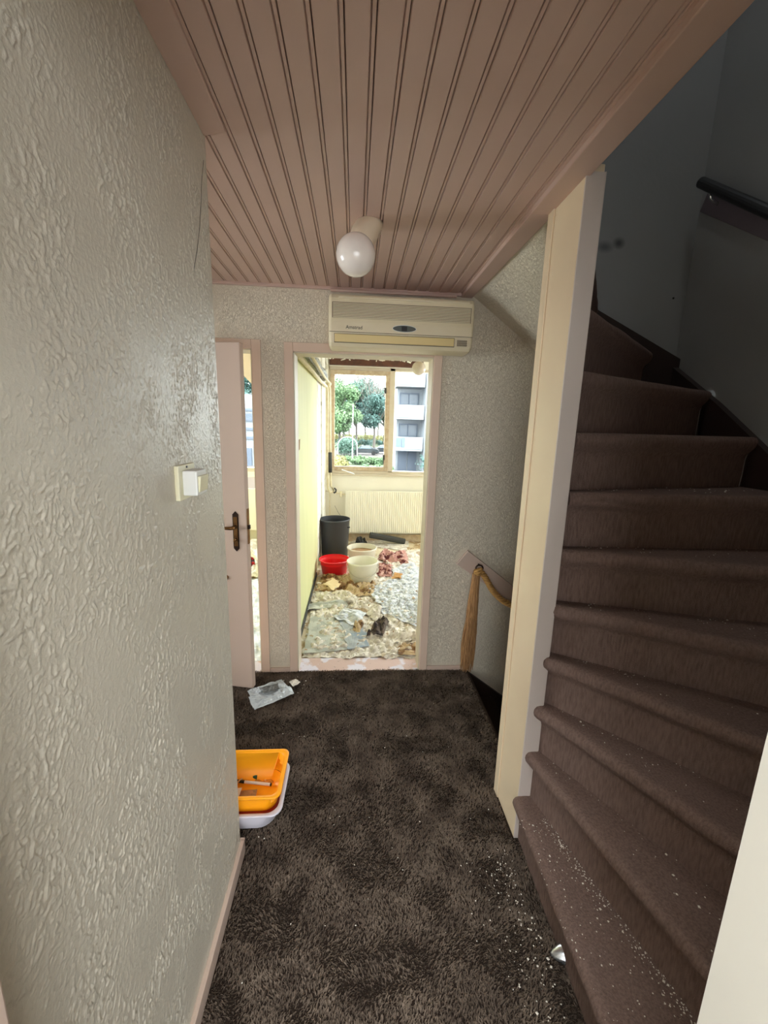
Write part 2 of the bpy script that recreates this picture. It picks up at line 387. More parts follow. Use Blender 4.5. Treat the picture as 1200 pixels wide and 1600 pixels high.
# wall across the end of the hall with the two doorways
DL0, DL1, DZ = -1.40, -.571, 1.955   # left doorway
DR0, DR1 = -.346, .438               # main doorway
wb = MB()
wb.box(-1.75,DL0,BY,BY+BT,-.02,2.5); wb.box(DL1,DR0,BY,BY+BT,-.02,DZ); wb.box(DR1,SX+.1,BY,BY+BT,-2.2,2.5)
wb.box(DL0,DR1,BY,BY+BT,DZ,2.5)
struct(wb.build('wall_back', M_plaster_fine))

# boarded ceiling: every board is a part of its own
ceil = MB().box(-1.62,.648,WY0,BY,CZ+.012,CZ+.16).build('ceiling', M_ceil_groove); struct(ceil)
PW = .0593
def plank_mesh(y0, y1):
    prof = [(.0006,.011),(.0012,.003),(.0026,0),(.0472,0),(.0484,.003),(.0490,.008),(.0500,.008),(.0506,.0035),(.0515,.0022),(.0578,.0022),(.0584,.004),(.0588,.011)]
    mb = MB(); mb.loft([[(x,y0,z) for x,z in prof],[(x,y1,z) for x,z in prof]], closed=False)
    return mb
pk_long = plank_mesh(WY0+.01, BY-.004); pk_short = plank_mesh(1.282, BY-.004)
pl = pk_long.build('plank', M_ceil, fixn=False); me_l = pl.data; bpy.data.objects.remove(pl)
pl = pk_short.build('plank', M_ceil, fixn=False); me_s = pl.data; bpy.data.objects.remove(pl)
for me in (me_l, me_s):
    me.flip_normals()
x = -.0302 - PW*26
while x < .575:
    me = me_l if x > -.40 else me_s
    o = bpy.data.objects.new('plank', me); o.location = (x, 0, CZ + random.uniform(-.0006,.0006)); C.objects.link(o); o.parent = ceil
    x += PW
# flat edge board against the left wall, trim along the stair edge and across the end
def trimline(name, mb, m, bevel=.003, **k):
    o = mb.build(name, m, bevel=bevel, **k); struct(o); return o
trimline('trim_1', MB().prism([(WX,WY0,CZ-.006),(WX+.070,WY0,CZ-.006),(WX+.062,1.25,CZ-.006),(WX,1.272,CZ-.006)],(0,0,.014)), M_ceil, .002)
trimline('trim_2', MB().box(.574,.652,WY0,1.52,CZ-.016,CZ+.012), M_ceil)
trimline('trim_3', MB().prism([(.574,1.52,CZ-.016),(.652,1.52,CZ-.016),(.634,BY,CZ-.016),(.572,BY,CZ-.016)],(0,0,.026)), M_ceil)
trimline('trim_4', MB().box(-1.6,.572,BY-.022,BY,CZ-.012,CZ+.008), M_ceil)
trimline('trim_5', MB().tube([(-.14,BY-.03,CZ-.018),(.54,BY-.03,CZ-.018)], .009, 8), M_ceil, 0)

# upper storey shell round the stairwell
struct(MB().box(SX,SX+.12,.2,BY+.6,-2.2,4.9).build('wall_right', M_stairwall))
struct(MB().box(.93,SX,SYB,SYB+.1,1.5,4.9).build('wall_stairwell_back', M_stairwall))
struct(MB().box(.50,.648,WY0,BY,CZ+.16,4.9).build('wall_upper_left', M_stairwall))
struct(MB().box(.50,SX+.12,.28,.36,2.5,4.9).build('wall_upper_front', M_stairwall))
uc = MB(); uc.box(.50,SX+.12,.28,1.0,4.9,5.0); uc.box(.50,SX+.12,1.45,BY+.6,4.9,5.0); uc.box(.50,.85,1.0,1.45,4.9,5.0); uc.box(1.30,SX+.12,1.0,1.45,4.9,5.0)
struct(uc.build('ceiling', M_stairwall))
w7 = MB().box(.85,1.30,1.0,1.03,4.9,5.0).box(.85,1.30,1.42,1.45,4.9,5.0).box(.85,.88,1.03,1.42,4.9,5.0).box(1.27,1.30,1.03,1.42,4.9,5.0).build('added_skylight', M_frame); struct(w7)  # unseen skylight, added to brighten the stairwell
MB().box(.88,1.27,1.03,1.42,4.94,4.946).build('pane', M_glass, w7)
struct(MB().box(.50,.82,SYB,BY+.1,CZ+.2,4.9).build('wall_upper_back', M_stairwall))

# wall with the doorway the picture is taken through, and the unseen porch behind it, glazed to light the hall
trimline('trim_6', MB().box(-.52,-.33,.24,.324,-.0,2.06), M_trim)
struct(MB().box(-.52,WX,.324,WY0,-.02,2.5).build('wall_left', M_plaster))
front = MB().box(.445,SX,.28,.36,-.02,2.6)
struct(front.build('wall_front', M_panel))
struct(MB().box(-.75,.445,.28,WY0,2.06,2.6).build('wall_front', M_panel))
struct(MB().box(-.75,-.52,.28,WY0,-.02,2.06).build('wall_front', M_panel))
struct(MB().box(-.80,-.70,-1.65,.28,-.02,2.5).build('wall_porch_left', M_smooth))
struct(MB().box(SX-.01,SX,-1.65,.28,-.02,2.5).build('wall_porch_right', M_smooth))
pf = MB(); frame_x = (-.80,-.10,.75,1.54)
for x_ in frame_x: pf.box(x_,x_+.05,-1.65,-1.60,0,2.45)
pf.box(-.8,SX,-1.65,-1.60,2.40,2.45); pf.box(-.8,SX,-1.65,-1.60,0,.06)
pf.box(-.8,-.45,-1.6,.28,2.41,2.46); pf.box(.15,SX,-1.6,.28,2.41,2.46); pf.box(-.45,.15,-1.6,-1.1,2.41,2.46); pf.box(-.45,.15,.12,.28,2.41,2.60)
window_3 = pf.build('window_3', M_trim); struct(window_3)
for i in range(3):
    x0_, x1_ = frame_x[i]+.05, frame_x[i+1]
    MB().box(x0_,x1_,-1.63,-1.62,.06,2.40).build('pane', M_porch_tint, window_3)
MB().box(-.45,.15,-1.1,.12,2.425,2.435).build('pane', M_glass, window_3)  # unseen roof light, added so daylight falls low on the left wall
struct(MB().box(-3,4,-4.2,-1.65,-.2,-.03).build('floor', mat('gallery_concrete',(190,186,178),.9)))

# baseboards
trimline('baseboard_left', MB().prism([(WX,WY0,0),(WX,WY1+.008,0),(WX+.014,WY1+.008,0),(WX+.014,WY0,0)],(0,0,.062)), M_trim, .002)
trimline('baseboard_left', MB().box(-.52,WX+.014,WY1,WY1+.014,0,.062), M_trim, .002)
trimline('baseboard_back', MB().box(-.519,-.395,BY-.012,BY,0,.034), M_trim, .002)
trimline('baseboard_back', MB().box(.489,.745,BY-.012,BY,0,.034), M_trim, .002)

# door casings
def casing(n, x0, x1, w, zt, y=BY):
    mb = MB()
    mb.box(x0-w,x0,y-.010,y+BT+.012,0,zt+w); mb.box(x1,x1+w,y-.010,y+BT+.012,0,zt+w); mb.box(x0,x1,y-.010,y+BT+.012,zt,zt+w)
    
    o = trimline(n, mb, M_trim_dark, .003)
    l = MB(); l.box(x0,x0+.006,y-.004,y+BT+.01,0,zt); l.box(x1-.006,x1,y-.004,y+BT+.01,0,zt); l.box(x0,x1,y-.004,y+BT+.01,zt-.006,zt)
    l.build('lining', M_frame, o); return o  # paler paint stands in for far-room light falling on the lining
casing('trim_7', DR0, DR1, .049, 1.952)
casing('trim_8', DL0, DL1, .050, 1.957)
trimline('trim_9', MB().box(DR0,DR1,BY-.004,BY+BT+.03,-.03,.006), M_thresh, .002)
trimline('trim_10', MB().box(DL0,DL1,BY-.004,BY+BT+.03,-.03,.006), M_thresh, .002)

# left door, ajar towards the hall
hinge = Vector((DL0+.005, BY-.005, 0)); fe = Vector((-.588, 2.268, 0))
dd = (fe-hinge); dw = dd.length; ang = math.atan2(dd.y, dd.x)
door = bpy.data.objects.new('door_1', None); door.location = hinge; door.rotation_euler = (0,0,ang); C.objects.link(door); struct(door)
def child_local(mb, name, m, parent, **k):
    o = mb.build(name, m, **k); o.parent = parent; return o
child_local(MB().box(0,dw,0,.040,.008,1.960), 'door_leaf', M_trim, door, bevel=.004)
lx = dw-.062
hz = 1.0
hd = bpy.data.objects.new('door_handle', None); hd.parent = door; C.objects.link(hd)
bp = MB(); w_ = .017
bp.prism([(lx-w_,0,.875),(lx,0,.857),(lx+w_,0,.875),(lx+w_,0,1.068),(lx,0,1.086),(lx-w_,0,1.068)],(0,-.004,0))
child_local(bp,'escutcheon_border',M_brass_dark,hd,bevel=.001)
child_local(MB().prism([(lx-.011,-.004,.888),(lx+.011,-.004,.888),(lx+.011,-.004,1.054),(lx-.011,-.004,1.054)],(0,-.003,0)),'escutcheon',M_brass,hd,bevel=.001)
child_local(MB().tube([(lx,-.004,hz),(lx,-.045,hz),(lx-.004,-.05,hz),(lx-.03,-.052,hz),(lx-.085,-.050,hz-.002)],[.011,.010,.010,.0085,.006],12),'lever',M_brass,hd,smooth=True)
child_local(MB().tube([(lx,-.006,.928),(lx,-.022,.928)],[.009,.007],12).tube([(lx-.002,-.022,.934),(lx-.002,-.022,.916)],.005,8),'turn_knob',M_brass,hd,smooth=True)
child_local(MB().box(dw,dw+.010,.012,.028,.985,1.008),'latch',M_brass_dark,hd)
child_local(MB().box(dw-.001,dw+.002,.008,.032,.90,1.10),'lock_plate',M_brass,hd)
child_local(MB().lathe([(0,-.008),(.012,-.008),(.014,0)],16,c=(lx-.072,0,.70),rot=Matrix.Rotation(PI/2,3,'X').inverted()),'door_stop',M_brass,hd)

# ------------------------------------------------------------------ newel post
post = empty('newel_post', (.665,1.41,0), 'tall square boxed post at the foot of the carpeted stairs, cream and pink paint', 'post')
MB().box(.640,.6955,1.303,1.52,-.01,CZ+.02).build('post_core', M_post_c, post, bevel=.003)
MB().box(.6395,.6965,1.297,1.303,.0,CZ-.003).build('front_board', M_post_p, post, bevel=.0015)
MB().box(.634,.640,1.480,1.523,.0,CZ-.01).build('edge_bead', M_post_c, post, bevel=.002)
MB().box(.6965,.700,1.30,1.52,.2,CZ).build('side_board', M_post_p, post, bevel=.001)

# ------------------------------------------------------------------ winding stairs
PV = Vector((.672,1.352)); RISE = .195
def outer(ang):      # where a ray from the pivot meets the stairwell walls
    d = Vector((math.cos(ang), math.sin(ang))); ts = []
    XR, YT, YB = SX-.035, SYB-.035, .37
    if d.x > 1e-6: ts.append((XR-PV.x)/d.x)
    if d.y > 1e-6: ts.append((YT-PV.y)/d.y)
    if d.y < -1e-6: ts.append((YB-PV.y)/d.y)
    return PV + d*min(ts)
A = lambda k: math.radians(-76.5+15*(k-2))
stair = empty('winding_staircase', (.9,1.0,0), 'winding staircase in worn brown carpet rising behind the cream post', 'staircase')
for k in range(1,12):
    a, a2 = A(k), A(k+1); z1 = RISE*k; z0 = z1-RISE
    d = Vector((math.cos(a), math.sin(a))); nrm = Vector((math.sin(a), -math.cos(a)))   # towards the lower step
    if a < math.radians(-90+1): pass
    r_in = .030 if k <= 2 else .044; E_ = outer(a); S_ = PV + d*r_in
    if k == 1:
        S_ = Vector((.655,1.296)); E_ = Vector((.628,.365)); d = (E_-S_).normalized(); nrm = Vector((-1,0))
    nseg = 24
    prof = [(0,z0-.002),(.001,z1-.080),(.008,z1-.064),(.022,z1-.052),(.032,z1-.040),(.036,z1-.026),(.034,z1-.013),(.027,z1-.003),(.016,z1),(0,z1)]
    rings = []
    for o_, z_ in prof:
        row = []
        for i in range(nseg+1):
            t = i/nseg; p = S_.lerp(E_, t)
            wob = .0025*mnoise.noise(Vector((p.x*9, p.y*9, z_*7+k*5)))
            sagz = .003*mnoise.noise(Vector((p.x*5, p.y*5, k*3.1)))
            q = p + nrm*(o_+wob+(.002*math.sin(t*40) if o_ > .03 else 0)*.3)
            row.append((q.x, q.y, z_+sagz if o_ > 0 or z_ > z1-.01 else z_))
        rings.append(row)
    mb = MB(); mb.loft(rings, closed=False)
    # end cap of the nosing at the post
    mb.poly([rings[j][0] for j in range(2,len(prof))])
    # tread back to the next riser
    S2 = PV + Vector((math.cos(a2), math.sin(a2)))*(.030 if k < 2 else .044); E2 = outer(a2)
    pts = [(p[0],p[1],p[2]) for p in rings[-1]]
    poly = list(pts)
    for cx_, cy_ in ((SX-.035,.37),(SX-.035,SYB-.035)):
        ca = math.atan2(cy_-PV.y, cx_-PV.x)
        if a < ca < a2: poly.append((cx_,cy_,z1))
    poly += [(E2.x,E2.y,z1),(S2.x,S2.y,z1)]
    mb.poly(poly)
    o = mb.build('carpeted_step', M_stair, stair, weld=True, smooth=True, fixn=False)
    m_ = o.modifiers.new('split', 'EDGE_SPLIT'); m_.split_angle = math.radians(50)
# stringer boards along the walls
st = MB()
prs = []
def strz(y): return 1.546+(y-1.52)*(1.905-1.546)/(SYB-1.52)
ys = [.375,.7,1.0,1.3,1.52,1.75,SYB-.0]
zs = [.80,.95,1.15,1.37,1.535,1.70,1.905]
ring_t = [(SX-.032,y,z) for y,z in zip(ys,zs)]; ring_b = [(SX-.032,y,z-.55) for y,z in zip(ys,zs)]
st.prism([*ring_t,*reversed(ring_b)],(.030,0,0))
st.build('wall_stringer', M_stair_dark, stair)
MB().prism([(SX,SYB-.032,1.925),(1.14,SYB-.032,2.125),(.95,SYB-.032,2.235),(.95,SYB-.032,1.70),(SX,SYB-.032,1.35)],(0,.032,0)).build('wall_stringer', M_stair_dark, stair)
# silver shoe tip poking out from under the bottom step
tz = onz(860,1490,.015); tb1 = onz(894,1512,.0); tb2 = onz(880,1480,.0)
tipb = MB(); ringsT = []
for t, wd, hh in ((0,.003,.006),(.10,.012,.012),(.35,.024,.022),(.7,.034,.030),(1.0,.040,.036)):
    c_ = Vector((tz.x,tz.y,0)).lerp(Vector(((tb1.x+tb2.x)/2+.015,(tb1.y+tb2.y)/2,0)), t)
    ringsT.append([(c_.x+.15*wd*math.cos(q), c_.y+wd*math.cos(q)*.9, .012+hh*max(0,math.sin(q))) for q in [PI*j/8 for j in range(9)]])
tipb.loft(ringsT, closed=True, cap0=True, cap1=True)
tag(tipb.build('shoe_horn', M_steel, smooth=True, weld=True), 'shiny silver pointed metal tip poking out from under the bottom stair', 'shoehorn')

# handrail on the stairwell wall
hr = empty('handrail', (SX-.06,1.9,2.6), 'black round handrail on a tilted grey board high on the dark stairwell wall', 'handrail')
ra = onx(1096,285,SX-.065); rb = onx(1225,342,SX-.065)
dr = (rb-ra).normalized()
MB().tube([ra-dr*0.0, rb+dr*.8], .021, 16).build('rail', M_black, hr, smooth=False, weld=False)
ba = onx(1106,300,SX-.012); bb = onx(1093,331,SX-.012); bc = onx(1225,388,SX-.012); bd_ = onx(1225,330,SX-.012)
ext = (bc-bb).normalized()*.8
MB().prism([ba,bb,bc+ext,bd_+ext],(.012,0,0)).build('rail_board', mat('grey_mauve_board',(104,92,98),.6,vary=.3), hr, bevel=.002)
for q in (.06,.7):
    p_ = ra+dr*q; MB().tube([p_,p_+Vector((.02,0,-.05)),p_+Vector((.06,0,-.07))],.007,8).build('rail_bracket', M_steel, hr, smooth=True)
# nail in the dark wall
tag(MB().lathe([(0,-.003),(.004,-.003),(.005,0)],8,c=ony(1052,466,SYB-.001),rot=Matrix.Rotation(-PI/2,3,'X')).build('wall_nail', M_black), 'small black nail head in the dark stairwell wall', 'nail')

# ------------------------------------------------------------------ descending stairs by the end wall and sloped soffit
b0 = ony(737,458,BY); b1 = ony(744,468,BY); b2 = ony(783,506,BY); b3 = ony(837,548,BY)
slope = (b3-b1)
sB = Vector((.64,BY-.001,CZ+.01))
sm = MB()
p0 = (.650,1.53,CZ+.004); p1 = (.640,BY,CZ-.005); p2 = (1.03,BY,2.005); p3 = (1.5,BY,1.66); p4 = (1.30,2.07,1.80); p5 = (.96,1.80,2.04)
sm.add([p0,p1,p2,p3,p4,p5],[(0,1,2),(0,2,5),(2,4,5),(2,3,4)])
struct(sm.build('ceiling', M_plaster_fine, weld=True))
down = empty('cellar_stairs', (1.0,2.1,-.3), 'dark carpeted steps going down beside the end wall under the winding stairs', 'staircase')
for i in range(5):
    MB().box(.755+.17*i,.755+.17*(i+1)+.02,1.525,BY-.024,-.19*(i+1)-.03,-.19*(i+1)).build('carpeted_step', M_carpet, down, bevel=.008)
    MB().box(.755+.17*i-.002,.755+.17*i+.01,1.52,BY-.02,-.19*(i+1),-.19*i-.002).build('riser', M_stair_dark, down)
MB().prism([(.752,BY-.02,.0),(1.03,BY-.02,-.207),(1.57,BY-.02,-.71),(1.57,BY-.02,-1.4),(.752,BY-.02,-.5)],(0,.02,0)).build('wall_stringer', M_stair_dark, down)
struct(MB().box(.70,SX,1.46,1.50,-2.2,0).build('wall_cellar', M_stair_dark))
struct(MB().box(.70,SX,1.40,BY+.1,-2.3,-2.2).build('floor', M_stair_dark))
struct(MB().box(.62,.75,1.5,BY+.1,-2.2,-.012).build('wall_cellar', M_stair_dark))
trimline('trim_11', MB().box(.735,.768,1.523,BY-.014,-.03,.006), M_carpet, .01)

# rope handrail with tassel
board = MB().prism([ony(712,880,BY),ony(730,859,BY),ony(850,953,BY),ony(850,977,BY)],(0,-.022,0)).build('rope_board', M_trim, bevel=.003)
tag(board, 'sloping pale pink board on the end wall carrying the rope rail', 'board')
rope = empty('rope_handrail', ony(748,890,BY-.05), 'thick twisted golden rope handrail with a long frayed tassel hanging from a ring', 'rope')
ryY = BY-.055
ctr = [ony(*p,ryY) for p in ((750,893),(756,899),(762,909),(768,920),(777,931),(788,940),(800,946),(815,952),(835,960))]
def catmull(P, n):
    out = []
    for i in range(len(P)-1):
        a = P[max(i-1,0)]; b = P[i]; c = P[i+1]; d = P[min(i+2,len(P)-1)]
        for j in range(n):
            t = j/n
            out.append(.5*((2*b)+(c-a)*t+(2*a-5*b+4*c-d)*t*t+(3*b-a-3*c+d)*t**3))
    out.append(P[-1]); return out
cl = catmull(ctr, 10)
for s_ in range(3):
    pts = []; L = 0; up = Vector((0,1,0))
    for i, p in enumerate(cl):
        if i: L += (p-cl[i-1]).length
        d_ = (cl[min(i+1,len(cl)-1)]-cl[max(i-1,0)]).normalized(); w = d_.cross(up).normalized(); u2 = w.cross(d_)
        a_ = 2*PI*(L/.062+s_/3)
        pts.append(p+(w*math.cos(a_)+u2*math.sin(a_))*.0105)
    MB().tube(pts, .0095, 10).build('rope_strand', M_rope, rope, smooth=True)
ring = MB(); rc = ony(749,888,BY-.045)
ring.tube([rc+Vector((.022*math.cos(q),0,.020*math.sin(q))) for q in [2*PI*j/20 for j in range(21)]], .005, 8)
ring.tube([rc+Vector((0,.0,.018)),rc+Vector((0,.028,.018))],.005,8)
ring.build('ring', M_brass_dark, rope, smooth=True)
kn = MB()
for j in range(3):
    kn.tube([ony(747,893,ryY-.004)+Vector((.020*math.cos(q+j), .020*math.sin(q+j)*.7, .010*math.sin(q*1.0+j*2)-.004+.006*j)) for q in [2*PI*i/14 for i in range(15)]], .009, 8)
kn.build('knot', M_rope, rope, smooth=True)
ts = MB(); tt = ony(744,898,ryY)
for i in range(230):
    a_ = random.random()*2*PI; r0 = .022*math.sqrt(random.random()); r1 = .042*math.sqrt(random.random())
    top = tt+Vector((r0*math.cos(a_), r0*.7*math.sin(a_), random.uniform(-.01,.012)))
    Ln = random.uniform(.56,.66); ph = random.random()*6; amp = random.uniform(.003,.010)
    pts = []
    for j in range(9):
        t = j/8; rr = r0+(r1-r0)*min(1,t*1.6)
        pts.append(Vector((tt.x-.022*t+rr*math.cos(a_)+amp*math.sin(ph+t*14)*t, tt.y+rr*.55*math.sin(a_)-.004, top.z-Ln*t)))
    ts.tube(pts, [.0035]*3+[.0026]*5+[.0012], 4, cap=False)
tas = ts.build('tassel', M_tassel, rope, smooth=True, fixn=False); tas['kind'] = 'stuff'

# ------------------------------------------------------------------ light switch
sw = empty('light_switch', (WX,1.05,1.41), 'square white surface-mounted light switch on the textured left wall', 'switch')
bz0 = ony(294,775,.965).z; bz1 = ony(294,736,.965).z; bx = WX+.043
MB().box(WX+.0,WX+.010,.948,1.045,bz0-.010,bz1+.012).build('back_plate', M_white_y, sw, bevel=.002)
MB().box(WX+.010,bx,.965,1.026,bz0,bz1).build('switch_box', M_white, sw, bevel=.003)
MB().add([(bx,.970,bz0+.008),(bx,1.022,bz0+.008),(bx,1.022,bz1-.012),(bx,.970,bz1-.012),(bx+.003,.970,bz0+.008),(bx+.003,1.022,bz0+.008),(bx+.007,1.022,bz1-.012),(bx+.007,.970,bz1-.012)],
     [(0,1,2,3),(4,5,6,7),(0,1,5,4),(1,2,6,5),(2,3,7,6),(3,0,4,7)]).build('rocker', M_white_y, sw, bevel=.0012)
MB().box(WX+.010,WX+.0115,.992,.998,bz1+.004,bz1+.009).build('screw', M_black, sw)
# thin hanging cobweb thread near the wall corner
cw = MB().tube([onx(*p,WX+.004) for p in ((318,250),(315,285),(314,320),(312,355),(308,392),(303,420))], .0006, 4)
tag(cw.build('cobweb_thread', M_ink), 'thin dark thread of cobweb hanging on the left wall near its corner', 'cobweb')

# ------------------------------------------------------------------ ceiling lamps
def lamp(loc, gl, r, label, cr):
    L_ = empty('ceiling_lamp', loc, label, 'lamp')
    loc = Vector(loc); gl = Vector(gl); ax = (gl-loc).normalized()
    u = ax.orthogonal().normalized(); w = ax.cross(u)
    rings = []
    rings.append([loc+Vector((cr*math.cos(q),cr*math.sin(q),0)) for q in [2*PI*j/28 for j in range(28)]])
    c2 = loc+Vector((0,0,-.014)); rings.append([c2+Vector((cr*1.02*math.cos(q),cr*1.02*math.sin(q),0)) for q in [2*PI*j/28 for j in range(28)]])
    e1 = Vector((1,0,0)); e1 = (e1-ax*e1.dot(ax)).normalized(); e2 = ax.cross(e1)
    if e2.y < 0: e2 = -e2
    for t, rr in ((.35,.96),(.62,.88),(.8,.76)):
        c_ = loc.lerp(gl,t)
        rings.append([c_+e1*cr*rr*math.cos(q)+e2*cr*rr*math.sin(q) for q in [2*PI*j/28 for j in range(28)]])
    MB().loft(rings, cap0=True, cap1=True).build('lamp_holder', M_porcelain, L_, smooth=True)
    prof = [(r*math.sin(t), r*math.cos(t)) for t in [PI*j/20 for j in range(21)]]
    MB().lathe([(max(a,.0001),b) for a,b in prof],32,c=gl).build('globe_shade', M_opal, L_, smooth=True, weld=True)
    return L_
lamp((.040,1.695,CZ+.002),(-.006,1.615,2.148),.069,'white glass globe lamp on a slanted porcelain holder under the boarded ceiling','' if False else .050)
lamp((.60,4.0,2.43),(.578,4.0,2.100),.062,'small globe lamp hanging in the far room before the window',.045)

# ------------------------------------------------------------------ air conditioner
acx0, acx1, acz0, acz1, acf = -.142, .608, 1.958, 2.214, 2.272
ac = empty('air_conditioner', ((acx0+acx1)/2,BY,1.96), 'yellowed wall air conditioner unit above the main doorway', 'air conditioner')
def acprof(x):      # (y,z) outline of the body
    return [(x,BY-.002,acz0+.02),(x,BY-.002,acz1),(x,acf+.030,acz1),(x,acf+.008,acz1-.006),(x,acf,acz1-.024),(x,acf-.002,acz0+.075),(x,acf+.002,acz0+.068),
            (x,acf+.006,acz0+.02),(x,acf+.022,acz0+.004),(x,acf+.05,acz0),(x,BY-.03,acz0)]
rings = []
for x, ins in ((acx0,.012),(acx0+.005,.004),(acx0+.014,0),(acx1-.014,0),(acx1-.005,.004),(acx1,.012)):
    cyy = (BY+acf)/2; czz = (acz0+acz1)/2
    rings.append([(px_, py_+(ins if py_ < cyy else 0), pz_+(ins if pz_ < czz else -ins)) for px_,py_,pz_ in acprof(x)])
MB().loft(rings, cap0=True, cap1=True).build('housing', M_ac, ac, bevel=.002)
gr = MB()
for i in range(13):
    z = acz1-.052-i*.0072
    gr.box(acx0+.022,acx1-.022,acf-.0035,acf+.002,z,z+.0042)
lv = gr.build('intake_louvres', M_ac, ac)
MB().box(acx0+.018,acx1-.018,acf-.0012,acf+.001,acz1-.147,acz1-.044).build('louvre_recess', M_ac_line, ac)
MB().box(acx0+.05,acx1-.03,acf-.006,acf+.01,acz1-.026,acz1-.015).build('top_lip', M_ac, ac, bevel=.003)
MB().box(acx0+.004,acx1-.004,acf-.0028,acf+.001,acz0+.0705,acz0+.0725).build('seam', M_ac_line, ac)
MB().box(acx0+.028,acx1-.098,acf-.001,acf+.012,acz0+.020,acz0+.064).build('flap_recess', M_ac_line, ac)
MB().box(acx0+.031,acx1-.101,acf-.006,acf+.003,acz0+.023,acz0+.061).build('outlet_flap', M_ac_flap, ac, bevel=.002)
vg = MB()
for i in range(7): vg.box(acx1-.082+i*.0075,acx1-.078+i*.0075,acf+.001,acf+.006,acz0+.026,acz0+.056)
for i in range(3): vg.box(acx1-.084,acx1-.030,acf+.0005,acf+.006,acz0+.031+i*.010,acz0+.0325+i*.010)
vg.build('side_vent', M_ac_line, ac)
oc = Vector((.245,acf-.004,acz0+.098))
ov = MB(); ov.prism([oc+Vector((.060*math.cos(q),0,.0155*math.sin(q))) for q in [2*PI*j/32 for j in range(32)]],(0,.004,0)); ov.build('display', M_grey_lcd, ac)
MB().box(oc.x-.014,oc.x+.014,oc.y-.001,oc.y+.002,oc.z-.011,oc.z+.011).build('display_window', M_black, ac)
ovr = MB().tube([oc+Vector((.061*math.cos(q),0,.0165*math.sin(q))) for q in [2*PI*j/32 for j in range(33)]], .0014, 5); ovr.build('display_rim', M_white, ac)
def text(body, size, loc, m, parent, name='lettering', rot=(PI/2,0,0), sy=1.0):
    cu = bpy.data.curves.new('t','FONT'); cu.body = body; cu.size = size; cu.extrude = .0004; cu.align_x = 'CENTER'; cu.align_y = 'CENTER'
    t = bpy.data.objects.new('t', cu); C.objects.link(t); bpy.context.view_layer.update()
    me = bpy.data.meshes.new_from_object(t.evaluated_get(bpy.context.evaluated_depsgraph_get())); bpy.data.objects.remove(t)
    me.materials.clear(); me.materials.append(m)
    o = bpy.data.objects.new(name, me); C.objects.link(o); o.rotation_euler = rot; o.scale = (1,sy,1)
    if parent is not None: o.parent = parent; o.location = Vector(loc)-world_loc(parent)
    else: o.location = loc
    return o
text('Amstrad', .0245, (-.012,acf-.0035,acz0+.094), M_ink, ac)

# ------------------------------------------------------------------ shag carpet
def in_hall(x, y):
    a = (x > WX+.016) & (y < 1.30) & (x < .66)
    b = (y >= 1.30) & (y < BY) & (x < .745)
    return (a | b) & ~((x > .63) & (y > 1.29) & (y < 1.53))
def shag(n, x0, x1, y0, y1, seed):
    g = np.random.default_rng(seed)
    x = g.uniform(x0,x1,n); y = g.uniform(y0,y1,n); k = in_hall(x,y); x = x[k]; y = y[k]; n = len(x)
    # tufts lean in slowly varying directions, worn flatter along the middle
    fa = np.array([mnoise.noise(Vector((a*7,b*7,0))) for a,b in zip(x,y)])*5 + g.uniform(-1.5,1.5,n)
    ln = g.uniform(.35,1.0,n)*.011; h = g.uniform(.007,.013,n)
    w = g.uniform(.0010,.0019,n); pa = g.uniform(0,PI,n)
    cx, sx = np.cos(pa)*w, np.sin(pa)*w
    v = np.zeros((n,5,3))
    v[:,0] = np.stack([x-cx,y-sx,np.zeros(n)],1); v[:,1] = np.stack([x+cx,y+sx,np.zeros(n)],1)
    mx, my = x+np.cos(fa)*ln*.4, y+np.sin(fa)*ln*.4
    v[:,2] = np.stack([mx+cx*1.1,my+sx*1.1,h*.7],1); v[:,3] = np.stack([mx-cx*1.1,my-sx*1.1,h*.7],1)
    v[:,4] = np.stack([x+np.cos(fa)*ln,y+np.sin(fa)*ln,h],1)
    idx = (np.arange(n)*5)[:,None]
    quads = idx+np.array([0,1,2,3]); tris = idx+np.array([3,2,4])
    me = bpy.data.meshes.new('carpet_pile')
    me.vertices.add(n*5); me.vertices.foreach_set('co', v.reshape(-1))
    loops = np.concatenate([quads,tris],1).reshape(-1)
    me.loops.add(len(loops)); me.loops.foreach_set('vertex_index', loops.astype(np.int32))
    me.polygons.add(2*n)
    starts = (np.arange(n)*7)[:,None]+np.array([0,4]); me.polygons.foreach_set('loop_start', starts.reshape(-1).astype(np.int32))
    me.update(calc_edges=True); me.validate()
    me.materials.append(M_pile)
    o = bpy.data.objects.new('carpet_pile', me); C.objects.link(o); o.parent = hall_floor; o['kind'] = 'stuff'; return o
shag(260000, -1.0, .76, .36, BY-.0, 3)

# crumbs of plaster on carpet and bottom steps (too many to count)
def crumbs(spots, zf, name, lab, seed, smin=.0012, smax=.004):
    g = random.Random(seed); mb = MB()
    for x, y in spots:
        z = zf(x,y); s = g.uniform(smin,smax)*(1 if g.random() > .1 else 1.7); a = g.random()*6
        pts = [(x+s*math.cos(a+q)*g.uniform(.5,1), y+s*math.sin(a+q)*g.uniform(.5,1), z) for q in (0,1.5,3.1,4.6)]
        top = (x,y,z+s*.6); mb.add(pts+[top],[(0,1,4),(1,2,4),(2,3,4),(3,0,4),(3,2,1,0)])
    o = mb.build(name, M_crumb, fixn=False); tag(o, lab, 'debris', kind='stuff'); return o
g = random.Random(4); sp = []
for i in range(240):
    t = g.random(); y = .5+t*.75; x = .60-abs(g.gauss(0,.07))-.0
    if x < .60: sp.append((x,y))
for i in range(90): sp.append((g.uniform(.3,.56), g.uniform(.42,.75)))
for i in range(70): sp.append((g.uniform(-.35,.6), g.uniform(.9,2.4)))
for i in range(14): sp.append((g.uniform(-.42,-.25), g.uniform(2.2,2.4)))
